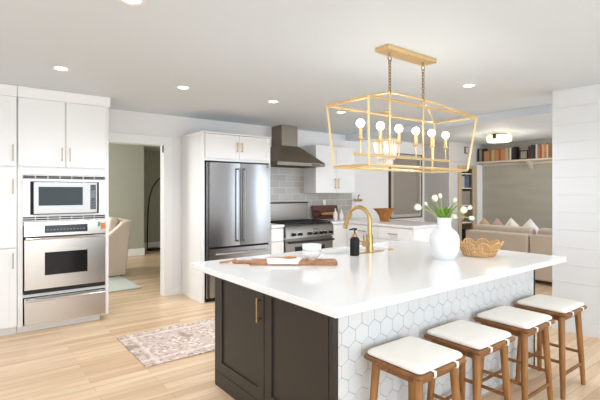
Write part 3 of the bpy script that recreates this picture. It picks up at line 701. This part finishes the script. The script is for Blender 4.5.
for k, (dx, dy, z, s, lab) in enumerate(tp):
    end = Vector((vx+dx, vy+dy, z)); t = thing('tulip', lab, 'flower', (vx, vy, CT+.30), 'tulips in the white vase')
    st = rim+Vector((dx*.15, dy*.15, -.02)); mid = (st+end)/2+Vector((0, 0, .035 if z < 1.29 else .0))
    P = [st*(1-a)**2+mid*2*a*(1-a)+end*a*a for a in [i/7 for i in range(8)]]
    b = MB(); b.tube(P, .0035, 6); b.build('stem', 'stem', t)
    d = (P[-1]-P[-2]).normalized(); rot = d.to_track_quat('Z', 'Y').to_matrix().to_4x4()
    b = MB(); L_ = .041*s
    rr = .54 if s > 1 else .40
    for pet in range(6):
        a0 = pet*math.pi/3; off = .0 if pet % 2 else .002
        g_ = []
        for i in range(6):
            h = i/5; rad = L_*rr*(math.sin(math.pi*min(.93, h*.72+.13)))+off; wd = .62*math.sin(math.pi*(h*.8+.12))+.06
            g_.append([b.bm.verts.new((rad*math.cos(a0+wd*q), rad*math.sin(a0+wd*q), L_*1.15*h-.004)) for q in (-1, 0, 1)])
        for i in range(5):
            for j in range(2): b.face([g_[i][j], g_[i][j+1], g_[i+1][j+1], g_[i+1][j]])
    b.sphere((0, 0, L_*.42), L_*.40*rr/.5, sz=1.25, n=12, m=8)
    b.build('bloom', 'petal', t, xf=Matrix.Translation(end) @ rot)
    # leaves
    for q in ((0, 1) if k != 8 else ()):
        ang = math.atan2(dy, dx)+(.0 if q == 0 else (.9 if k % 2 else -.9)); h = Vector((math.cos(ang), math.sin(ang), 0)); side = Vector((-h.y, h.x, 0))
        ln = (.125+.02*(k % 3))*(1 if q == 0 else .8); fl = .22+.10*(k % 4); b = MB(); prev = None; base = rim+h*.020+side*(.010*((k % 3)-1))
        for i in range(7):
            a = i/6; c_ = base+h*(ln*fl*a*a+.014*a)+Vector((0, 0, ln*(a*1.0-.15*a*a)-.015)); wd = .020*math.sin(math.pi*min(.98, a*.85+.12))
            cur = [b.bm.verts.new(c_-side*wd), b.bm.verts.new(c_+h*.005), b.bm.verts.new(c_+side*wd)]
            if prev:
                for j in range(2): b.face([prev[j], prev[j+1], cur[j+1], cur[j]])
            prev = cur
        lf = b.build('leaf', 'green', t); lf.modifiers.new('thick', 'SOLIDIFY').thickness = .0015

# scalloped wicker basket
kx, ky = 3.205, 1.815
t = thing('wicker_basket', 'round scalloped wicker basket beside the white vase', 'basket', (kx, ky, CT))
b = MB(); b.lathe([(0, .002), (.118, .002), (.12, .010), (0, .010)], (kx, ky, CT), 40); b.build('bottom', 'wicker', t)
def rimz(a): return .074+.036*abs(math.sin(a*4.5))**.8
b = MB(); n = 76
for i in range(n):
    a = 2*math.pi*i/n; h = rimz(a); P = []
    for q in range(5):
        k = q/4; rad = .116+.052*(k*h/.1)**1.15+(.002 if i % 2 else -.002); P.append((kx+rad*math.cos(a), ky+rad*math.sin(a), CT+.004+h*k))
    b.tube(P, .0036, 5)
b.build('reed_wall', 'wicker', t)
b = MB()
for lv in (.03, .06):
    rad = .116+.052*(lv/.1)**1.15+.004; b.tube([(kx+rad*math.cos(2*math.pi*i/48), ky+rad*math.sin(2*math.pi*i/48), CT+lv) for i in range(48)], .0035, 5, closed=True)
b.build('weave_band', 'wicker', t)
b = MB()
P = []
for i in range(180):
    a = 2*math.pi*i/180; h = rimz(a)+.004; rad = .116+.052*(h/.1)**1.15; P.append((kx+rad*math.cos(a), ky+rad*math.sin(a), CT+h))
b.tube(P, .006, 6, closed=True); b.build('scalloped_rim', 'wicker', t)

# ------------------------------------------------------------------ stools
SZ = .575
st = thing('bar_stool', 'wooden bar stool nearest the dark end of the island', 'bar stool', (0, 0, 0), 'bar stools along the island')
hx, hy = .190, .176
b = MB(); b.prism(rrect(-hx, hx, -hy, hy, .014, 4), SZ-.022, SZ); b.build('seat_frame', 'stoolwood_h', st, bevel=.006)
b = MB()
for s in (-1, 1):
    b.hexa([(-.135, s*.128-.010, SZ-.060), (.135, s*.128-.010, SZ-.060), (.135, s*.128+.010, SZ-.060), (-.135, s*.128+.010, SZ-.060), (-.150, s*.128-.010, SZ-.023), (.150, s*.128-.010, SZ-.023), (.150, s*.128+.010, SZ-.023), (-.150, s*.128+.010, SZ-.023)])
    b.hexa([(s*.142-.010, -.118, SZ-.060), (s*.142+.010, -.118, SZ-.060), (s*.142+.010, .118, SZ-.060), (s*.142-.010, .118, SZ-.060), (s*.142-.010, -.135, SZ-.023), (s*.142+.010, -.135, SZ-.023), (s*.142+.010, .135, SZ-.023), (s*.142-.010, .135, SZ-.023)])
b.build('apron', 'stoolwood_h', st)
b = MB()
lay = ((SZ+.001, -.014, .022), (SZ+.005, -.007, .026), (SZ+.013, -.005, .028), (SZ+.021, -.008, .028), (SZ+.027, -.017, .026), (SZ+.030, -.034, .022))
rings = []
for z, ins, rr in lay: rings.append([b.bm.verts.new((x, y, z)) for x, y in rrect(-hx+.004-ins, hx-.004+ins, -hy+.004-ins, hy-.004+ins, rr, 5)])
for A, B in zip(rings, rings[1:]):
    for i in range(len(A)): j = (i+1) % len(A); b.face([A[i], A[j], B[j], B[i]])
b.face(rings[0][::-1])
cen = []
for k in (.66, .33):
    cen.append([b.bm.verts.new((v.co.x*k, v.co.y*k, SZ+.030+.004*(1-k))) for v in rings[-1]])
for A, B in ((rings[-1], cen[0]), (cen[0], cen[1])):
    for i in range(len(A)): j = (i+1) % len(A); b.face([A[i], A[j], B[j], B[i]])
b.face(cen[1]); b.build('cushion', 'cream', st, smooth=60)
for sx_ in (-.085, .095):
    for sy_ in (-1, 1):
        b = MB(); y = sy_*(hy+.001)
        P = [(sx_, y-sy_*.03, SZ+.004), (sx_, y+sy_*.004, SZ+.003), (sx_, y+sy_*.006, SZ-.012), (sx_, y+sy_*.003, SZ-.026), (sx_, y-sy_*.03, SZ-.026)]
        prev = None
        for p in P:
            cur = [b.bm.verts.new((p[0]-.009, p[1], p[2])), b.bm.verts.new((p[0]+.009, p[1], p[2]))]
            if prev: b.face([prev[0], prev[1], cur[1], cur[0]])
            prev = cur
        o = b.build('strap', 'strap', st); o.modifiers.new('thick', 'SOLIDIFY').thickness = .003
legs = {}
for sx_ in (-1, 1):
    for sy_ in (-1, 1):
        A = Vector((sx_*.140, sy_*.127, SZ-.023)); B = Vector((sx_*.180, sy_*.152, 0)); legs[sx_, sy_] = (A, B)
        b = MB(); b.tube([B, B*.55+A*.45, A], [.0150, .0195, .0215], 14); b.build('leg', 'stoolwood', st)
def at(sx_, sy_, z): A, B = legs[sx_, sy_]; return B+(A-B)*(z/A.z)
for s in (-1, 1):
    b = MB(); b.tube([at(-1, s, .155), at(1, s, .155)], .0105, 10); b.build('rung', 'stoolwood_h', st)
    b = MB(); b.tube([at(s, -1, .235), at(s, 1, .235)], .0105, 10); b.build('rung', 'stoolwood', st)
labs = ['wooden bar stool with cream cushion nearest the dark end of the island', 'second cream-cushioned wooden bar stool from the dark island end',
        'third cream-cushioned wooden bar stool, second from the shiplap wall', 'wooden bar stool with cream cushion nearest the white shiplap wall']
for i, (x, lab) in enumerate(zip((1.765, 2.262, 2.80, 3.345), labs)):
    o = st if i == 0 else copy_tree(st)
    o.location = (x, 1.342, 0); o['label'] = lab

# ------------------------------------------------------------------ rugs
b = MB(); b.box(1.10, 2.75, 3.43, 4.30, .0005, .009); tag(b.build('runner_rug', 'rug', origin=(1.9, 3.86, 0)), 'faded pink and grey patterned runner rug behind the island', 'rug')
b = MB(); b.box(.75, 1.95, 6.29, 7.45, .0005, .02); tag(b.build('shag_rug', 'hallrug', origin=(1.3, 6.9, 0), bevel=.008), 'pale greenish-white rug seen through the doorway', 'rug')

# ------------------------------------------------------------------ lantern chandelier
lx, ly = 2.58, 2.03
t = thing('lantern_chandelier', 'long gold cage lantern chandelier hanging over the island', 'chandelier', (lx, ly, CEIL))
b = MB(); b.box(lx-.282, lx+.282, ly-.062, ly+.062, CEIL-.032, CEIL-.001); b.build('canopy', 'gold', t, bevel=.003)
zt, zb, tx, ty, bx_, by_ = 2.0, 1.572, .625, .195, .565, .165
rxs = (lx-.195, lx+.195); zr = 2.118
def bars(name, segs, w=.0075):
    b = MB()
    for p, q in segs:
        b.tube([p, q], w*1.3, 4)
    return b.build(name, 'gold', t, smooth=20)
tc_ = [(lx+sx_*tx, ly+sy_*ty, zt) for sx_, sy_ in ((-1, -1), (1, -1), (1, 1), (-1, 1))]
bc_ = [(lx-.022+sx_*bx_, ly+sy_*by_, zb) for sx_, sy_ in ((-1, -1), (1, -1), (1, 1), (-1, 1))]
bars('top_frame', [(tc_[i], tc_[(i+1) % 4]) for i in range(4)])
bars('bottom_frame', [(bc_[i], bc_[(i+1) % 4]) for i in range(4)])
for i in range(4): bars('corner_post', [(tc_[i], bc_[i])])
ra, rb = (rxs[0], ly, zr), (rxs[1], ly, zr)
bars('roof_frame', [(ra, tc_[0]), (ra, tc_[3]), (rb, tc_[1]), (rb, tc_[2]), (ra, rb)], .006)
for x in rxs:
    b = MB(); b.tube([(x, ly, zr), (x, ly, 1.66)], .0065, 8); b.build('rod', 'gold', t)
    b = MB(); b.tube([(x, ly, CEIL-.032), (x, ly, CEIL-.055)], [.012, .006], 10); zc = CEIL-.053
    k = 0
    while zc > zr+.004:
        ln = .040 if k == 0 else .030; wd = .020 if k == 0 else .0105
        P = [(wd*math.cos(a*math.pi/6), 0, (ln/2)*math.sin(a*math.pi/6)) for a in range(12)]
        if k % 2: P = [(0, p[0], p[2]) for p in P]
        b.tube([(x+p[0], ly+p[1], zc-ln/2+p[2]) for p in P], .003, 6, closed=True); zc -= ln-.008; k += 1
    b.build('chain', 'old_brass', t)
b = MB(); b.box(lx-.55, lx+.55, ly-.012, ly+.012, 1.646, 1.664); b.build('candle_bar', 'gold', t, bevel=.002)
for i in range(6):
    x = (2.085, 2.285, 2.485, 2.685, 2.885, 3.075)[i]
    b = MB(); b.tube([(x, ly, 1.664), (x, ly, 1.752)], .005, 8); b.lathe([(0, 1.752), (.022, 1.756), (.026, 1.766), (.018, 1.768), (0, 1.768)], (x, ly, 0), 16); a = b.build('candle_arm', 'gold', t)
    b = MB(); b.tube([(x, ly, 1.768), (x, ly, 1.838)], .0125, 12); b.build('candle_sleeve', 'candle', a)
    b = MB(); b.sphere((x, ly, 1.866), .029, n=16, m=10); b.build('bulb', 'bulb', a)
    d = bpy.data.lights.new('bulb_lamp', 'POINT'); d.energy = 7; d.color = (1, .94, .85); d.shadow_soft_size = .03
    o = bpy.data.objects.new('bulb_lamp', d); col.objects.link(o); o.location = Vector((x, ly, 1.866))-wloc(a); o.parent = a

# crystal pendant behind
cx, cy = 4.24, 3.67
t = thing('crystal_pendant', 'tiered crystal pendant lamp hanging beyond the gold lantern', 'pendant lamp', (cx, cy, CEIL))
b = MB(); b.tube([(cx, cy, 2.06), (cx, cy, CEIL-.02)], .005, 8); b.lathe([(0, -.02), (.05, -.02), (.055, -.001), (0, -.001)], (cx, cy, CEIL), 20); b.build('stem', 'gold', t)
b = MB(); b.lathe([(.155, 2.045), (.175, 2.045), (.175, 2.068), (.155, 2.068), (.155, 2.045)], (cx, cy, 0), 32); b.box(cx-.16, cx+.16, cy-.006, cy+.006, 2.05, 2.062); b.box(cx-.006, cx+.006, cy-.16, cy+.16, 2.05, 2.062); b.build('ring_frame', 'gold', t)
for nm, r0, r1, z0, z1, n in (('upper_crystals', .165, .105, 2.044, 1.82, 26), ('lower_crystals', .078, .070, 1.82, 1.72, 16)):
    b = MB()
    for i in range(n):
        a = 2*math.pi*i/n; b.tube([(cx+r0*math.cos(a), cy+r0*math.sin(a), z0), (cx+r1*math.cos(a), cy+r1*math.sin(a), z1)], .010, 6)
    b.build(nm, 'crystal', t)
b = MB(); b.lathe([(.068, 1.815), (.108, 1.815), (.108, 1.822), (.068, 1.822), (.068, 1.815)], (cx, cy, 0), 28); b.build('lower_ring', 'gold', t)
b = MB(); b.tube([(cx, cy, 1.96), (cx, cy, 2.05)], .014, 10); b.sphere((cx, cy, 1.935), .03); b.build('bulb', 'bulb', t)

# ------------------------------------------------------------------ ceiling lights
spots = [(.595, 4.045, 'recessed ceiling light in front of the oven cabinet'), (1.66, 4.04, 'recessed ceiling light in front of the doorway'),
         (2.735, 4.04, 'recessed ceiling light in front of the refrigerator'), (3.79, 4.035, 'recessed ceiling light seen through the gold lantern cage'),
         (3.83, 2.27, 'recessed ceiling light right of the gold lantern'), (.68, 2.36, 'recessed ceiling light at the top picture edge, nearest the camera')]
for x, y, lab in spots:
    t = thing('recessed_light', lab, 'ceiling light', (x, y, CEIL), 'recessed ceiling lights')
    b = MB(); b.lathe([(.048, -.003), (.072, -.005), (.075, -.001), (.048, -.001), (.048, -.003)], (x, y, CEIL), 24); b.build('trim_ring', 'trim', t)
    b = MB(); b.lathe([(0, -.0025), (.049, -.0025), (.049, -.0012), (0, -.0012)], (x, y, CEIL), 24); b.build('lens', 'downlight', t)
    d = bpy.data.lights.new('downlight', 'SPOT'); d.energy = 32 if x < 1 else 52; d.spot_size = R(150); d.spot_blend = 1; d.color = (.91, .96, 1.03); d.shadow_soft_size = .05
    o = bpy.data.objects.new('downlight_lamp', d); col.objects.link(o); o.location = (0, 0, -.02); o.parent = t
fx, fy = 7.44, 3.83
t = thing('flush_light', 'round frosted flush-mount ceiling light in the living area', 'ceiling light', (fx, fy, CEIL))
b = MB(); b.lathe([(0, -.001), (.13, -.001), (.13, -.03), (0, -.03)], (fx, fy, CEIL), 32); b.build('base', 'steel', t)
b = MB(); b.lathe([(0, -.03), (.19, -.03), (.205, -.045), (.205, -.125), (.19, -.14), (0, -.145)], (fx, fy, CEIL), 40); b.build('glass_drum', 'flush', t)
b = MB(); b.box(fx-.235, fx-.19, fy-.05, fy-.005, CEIL-.10, CEIL-.02); b.build('clip', 'bronze', t)
d = bpy.data.lights.new('flush_lamp', 'POINT'); d.energy = 16; d.color = (1, .9, .75); d.shadow_soft_size = .2
o = bpy.data.objects.new('flush_lamp', d); col.objects.link(o); o.location = (0, 0, -.25); o.parent = t
t = thing('ceiling_vent', 'white louvred ceiling vent beyond the ceiling beam', 'vent', (6.05, 2.55, CEIL))
b = MB(); b.box(5.90, 6.20, 2.40, 2.70, CEIL-.006, CEIL-.001); b.build('frame', 'trim', t)
b = MB()
for i in range(9): b.box(5.92, 6.18, 2.42+i*.03, 2.432+i*.03, CEIL-.011, CEIL-.0065)
b.build('louvre', 'nook', t)

# ------------------------------------------------------------------ living room
t = thing('sectional_sofa', 'taupe sectional sofa seen from behind in the living area', 'sofa', (7.2, 3.0, 0))
def cushion(name, x0, x1, y0, y1, z0, z1, m, parent, bev=.05):
    b = MB(); b.box(x0, x1, y0, y1, z0, z1); return b.build(name, m, parent, bevel=bev, seg=4, smooth=60)
for y0, y1 in ((3.035, 4.09), (1.95, 3.022)):
    cushion('back_frame', 6.77, 6.97, y0, y1, .06, .745, 'sofa', t, .035)
    cushion('seat_base', 6.975, 7.72, y0, y1, .06, .25, 'sofa', t, .02)
    cushion('seat_cushion', 6.98, 7.74, y0+.01, y1-.01, .255, .385, 'sofa', t, .05)
    b = MB(); b.box(6.975, 7.16, y0+.03, y1-.02, .39, .835); b.build('back_cushion', 'sofa', t, bevel=.06, seg=4, smooth=60)
for x in (6.83, 7.65):
    for y in (2.0, 3.03, 4.03): b = MB(); b.cyl((x, y, 0), (x, y, .062), .02); b.build('foot', 'blackmat', t)
def pillow(lab, m, x, y, z, s, rz):
    b = MB(); n = 10; rows = {}
    for side in (1, -1):
        g_ = [[None]*(n+1) for _ in range(n+1)]
        for i in range(n+1):
            for j in range(n+1):
                u, v = i/n*2-1, j/n*2-1; th = .075*((1-u*u)*(1-v*v))**.45
                pin = 1-.10*(1-abs(u*v))*max(abs(u), abs(v))**3
                if th < 1e-6 and (i, j) in rows: g_[i][j] = rows[i, j]
                else:
                    g_[i][j] = b.bm.verts.new((side*th, u*s*pin, v*s*pin))
                    if th < 1e-6: rows[i, j] = g_[i][j]
        for i in range(n):
            for j in range(n): b.face([g_[i][j], g_[i+1][j], g_[i+1][j+1], g_[i][j+1]])
    tag(b.build('throw_pillow', m, origin=(x, y, z-.2), smooth=60, xf=Matrix.Translation((x, y, z)) @ Matrix.Rotation(R(rz), 4, 'X') @ Matrix.Rotation(R(12), 4, 'Y')), lab, 'pillow', 'throw pillows on the sofa')
pillow('tan throw pillow at the sofa corner nearest the bookcase', 'tan', 7.30, 4.03, .665, .20, 38)
pillow('dusty pink throw pillow between the tan and white ones', 'pink', 7.31, 3.80, .665, .20, 42)
pillow('white throw pillow on the sofa, left one of the white pair', 'white_pillow', 7.29, 3.53, .67, .21, 38)
pillow('white throw pillow on the sofa, right one of the white pair', 'white_pillow', 7.33, 3.26, .665, .21, 44)
# bookcase niche
t = thing('bookcase', 'tall light wood bookcase set in the wall beside the sofa', 'bookcase', (8.4, 5.05, 0))
b = MB()
for d in ((8.05, 8.17, 5.005, 5.04, 0, 1.965), (8.60, 8.75, 5.005, 5.04, 0, 1.965), (8.17, 8.60, 5.005, 5.04, 1.90, 1.965), (8.17, 8.60, 5.005, 5.04, 0, .1)): b.box(*d)
b.build('face_frame', 'casewood', t, bevel=.002)
b = MB(); b.box(8.065, 8.085, 5.04, 5.38, 0, 1.955); b.box(8.715, 8.735, 5.04, 5.38, 0, 1.955); b.box(8.085, 8.715, 5.36, 5.38, 0, 1.955); b.box(8.085, 8.715, 5.04, 5.36, 1.94, 1.955); b.build('case', 'casewood', t)
for z in (.1, .75, 1.12, 1.49, 1.80): b = MB(); b.box(8.087, 8.713, 5.045, 5.358, z-.02, z); b.build('shelf', 'trim', t)
def bk(lab, m, x0, x1, y0, y1, z0, z1, name='book', cat='book', group=None):
    b = MB(); b.box(x0, x1, y0, y1, z0, z1); return tag(b.build(name, m, origin=((x0+x1)/2, (y0+y1)/2, z0), bevel=.002, seg=1), lab, cat, group)
bk('pale grey binder on the upper bookcase shelf', 'frame_taupe', 8.18, 8.38, 5.07, 5.30, 1.491, 1.74, 'binder', 'binder')
bk('slate blue binder on the upper bookcase shelf', 'blue', 8.385, 8.56, 5.07, 5.30, 1.491, 1.755, 'binder', 'binder')
bk('dark box on the top bookcase shelf', 'blackmat', 8.40, 8.58, 5.08, 5.25, 1.801, 1.86, 'box', 'box')
bk('brown storage box on the middle bookcase shelf', 'mat_box' if 'mat_box' in M else 'shade', 8.12, 8.66, 5.08, 5.33, 1.121, 1.42, 'storage_box', 'box')
b = MB(); b.sphere((8.33, 5.17, .88), .13, sz=1.0, sx=1.2, sy=.7); tag(b.build('folded_blanket', 'pink', origin=(8.33, 5.17, .75)), 'pinkish folded blanket on a lower bookcase shelf', 'blanket')
b = MB(); b.sphere((8.40, 5.19, .36), .25, sz=1.02, sx=1.1, sy=.5); tag(b.build('bag', 'blackmat', origin=(8.4, 5.19, .1)), 'black bag at the bottom of the bookcase', 'bag')
# small frame on the nook wall
t = thing('picture_frame', 'small brown square frame high on the wall above the bookcase', 'frame', (8.36, 5.02, 2.24))
b = MB(); b.box(8.30, 8.42, 5.005, 5.029, 2.22, 2.36); b.build('frame', 'bronze', t)
b = MB(); b.box(8.315, 8.405, 5.002, 5.0045, 2.235, 2.345); b.build('picture', 'nook', t)
# high shelf with books on the accent wall
t = thing('wall_shelf', 'long pale shelf high on the taupe wall carrying books', 'shelf', (8.88, 3.5, 2.02))
b = MB(); b.box(8.74, 8.998, .6, 5.005, 2.02, 2.055); b.box(8.98, 8.998, .6, 5.005, 1.965, 2.02); b.build('board', 'shelf', t, bevel=.002)
for y in (3.95, 2.2):
    b = MB(); b.prism([(8.79, 2.02), (8.979, 2.02), (8.979, 1.86), (8.95, 1.865), (8.90, 1.93), (8.80, 1.985)], y-.03, y+.03, tf=lambda x, z, y_: (x, y_, z)); b.build('bracket', 'shelf', t)
pal = [('black', (34, 30, 30)), ('grey', (142, 136, 128)), ('dark brown', (60, 44, 36)), ('tan', (176, 134, 92)), ('orange-tan', (190, 134, 84)), ('brown', (150, 106, 72)), ('beige', (196, 168, 134)),
       ('charcoal', (52, 50, 52)), ('cream', (214, 204, 186)), ('rust', (176, 84, 52)), ('olive', (128, 108, 66))]
BM = {n: mat('book_'+n.replace(' ', '_').replace('-', '_'), c, .7, amt=.08) for n, c in pal}
nth = ['first', 'second', 'third', 'fourth', 'fifth', 'sixth', 'seventh', 'eighth', 'ninth', 'tenth', 'eleventh', 'twelfth', 'thirteenth', 'fourteenth', 'fifteenth', 'sixteenth', 'seventeenth', 'eighteenth']
def book(colr, y0, y1, h, lab, tilt=0):
    b = MB(); x0 = 8.775; x1 = 8.775+.16
    b.box(x0, x1, y0, y1, 0, h); 
    Tm = Matrix.Translation((0, y0, 2.056)) @ Matrix.Rotation(R(tilt), 4, 'X') @ Matrix.Translation((0, -y0, 0))
    t = thing('book', lab, 'book', ((x0+x1)/2, (y0+y1)/2, 2.056), 'books on the high shelf')
    b2 = MB(); b2.box(x0+.004, x1+.003, y0+.003, y1-.003, .003, h-.004); 
    b.build('cover', BM[colr], t, xf=Tm, bevel=.002, seg=1); 
    b2.bm.free()
y = 4.995
left = ['black', 'grey', 'grey', 'dark brown', 'tan', 'orange-tan', 'brown', 'beige', 'tan', 'orange-tan', 'rust', 'tan', 'orange-tan', 'beige', 'grey', 'cream', 'charcoal', 'black']
ths = [.032, .03, .028, .05, .062, .056, .05, .058, .05, .046, .05, .05, .045, .05, .035, .036, .05, .038]
hs_ = [.28, .27, .275, .285, .22, .225, .235, .24, .235, .25, .235, .25, .255, .265, .25, .26, .25, .27]
for i, (c_, th, h) in enumerate(zip(left, ths, hs_)):
    book(c_, y-th, y-.002, h, f'{c_} book on the high shelf, {nth[i]} from the shelf corner'); y -= th
t = thing('picture_frame', 'small dark square picture frame standing between the shelf books', 'frame', (8.86, 4.03, 2.056))
b = MB(); P = [(8.80, 8.82, 3.95, 4.11, 2.057, 2.075), (8.80, 8.82, 3.95, 4.11, 2.22, 2.238), (8.80, 8.82, 3.95, 3.968, 2.075, 2.22), (8.80, 8.82, 4.092, 4.11, 2.075, 2.22)]
for d in P: b.box(*d)
b.build('frame', 'blackmat', t); b = MB(); b.box(8.805, 8.818, 3.968, 4.092, 2.075, 2.22); b.build('picture', 'shade', t)
y = 3.935
right = ['dark brown', 'charcoal', 'dark brown', 'cream', 'grey', 'rust', 'beige', 'orange-tan', 'cream', 'brown', 'olive', 'tan', 'dark brown', 'grey']
th2 = [.05, .045, .05, .03, .04, .045, .04, .045, .03, .05, .045, .05, .05, .04]
h2 = [.25, .28, .27, .28, .27, .26, .27, .28, .26, .27, .26, .28, .27, .26]
for i, (c_, th, h) in enumerate(zip(right, th2, h2)):
    book(c_, y-th, y-.002, h, f'{c_} book on the high shelf, {nth[i]} to the right of the picture frame'); y -= th

# ------------------------------------------------------------------ seen through the doorway
t = thing('armchair', 'beige upholstered armchair standing in the room beyond the doorway', 'armchair', (1.6, 7.75, 0))
b = MB()
# side profile in x,z: high back on the right sweeping down to the arm on the left
prof = [(1.18, .03), (2.02, .03), (2.10, .86), (2.12, .93), (2.04, .935), (1.96, .90), (1.86, .80), (1.74, .70), (1.60, .65), (1.16, .63)]
for y0, y1 in ((7.30, 7.44), (8.06, 8.20)):
    b = MB(); b.prism(prof, y0, y1, tf=lambda x, z, y_: (x, y_, z)); b.build('arm', 'armchair', t, bevel=.03, seg=4, smooth=50)
b = MB(); b.prism([(1.88, .03), (2.02, .03), (2.10, .86), (2.12, .93), (2.02, .945), (1.95, .88)], 7.44, 8.06, tf=lambda x, z, y_: (x, y_, z)); b.build('backrest', 'armchair', t, bevel=.03, seg=4, smooth=50)
b = MB(); b.box(1.18, 1.90, 7.44, 8.06, .03, .30); b.build('seat_base', 'armchair', t)
cushion('seat_cushion', 1.16, 1.86, 7.45, 8.05, .30, .47, 'armchair', t, .05)
b = MB(); b.hexa([(1.72, 7.46, .47), (1.87, 7.46, .47), (1.87, 8.04, .47), (1.72, 8.04, .47), (1.80, 7.46, .97), (1.96, 7.46, .97), (1.96, 8.04, .97), (1.80, 8.04, .97)]); b.build('back_cushion', 'armchair', t, bevel=.05, seg=4, smooth=60)
for x in (1.25, 1.95):
    for y in (7.37, 8.13): b = MB(); b.cyl((x, y, 0), (x, y, .035), .022); b.build('foot', 'blackmat', t)
t = thing('arc_floor_lamp', 'dark arched floor lamp against the far wall beyond the doorway', 'floor lamp', (3.47, 10.26, 0))
b = MB(); b.lathe([(0, 0), (.155, 0), (.16, .01), (.16, .04), (.14, .055), (0, .058)], (3.47, 10.26, 0), 32); b.build('base', 'lampdark', t)
P = [(3.32, 10.26, .05), (3.325, 10.26, .5), (3.34, 10.26, .95), (3.37, 10.26, 1.25), (3.44, 10.26, 1.50), (3.56, 10.26, 1.68), (3.74, 10.26, 1.83), (3.95, 10.26, 1.93), (4.2, 10.26, 1.95), (4.4, 10.26, 1.88)]
b = MB(); b.tube(P, .016, 10); b.build('arched_pole', 'lampdark', t)
b = MB(); b.lathe([(.03, .12), (.06, .115), (.16, 0), (.15, 0), (.05, .10), (.03, .12)], (4.4, 10.26, 1.74), 28); b.build('lamp_shade', 'lampdark', t)
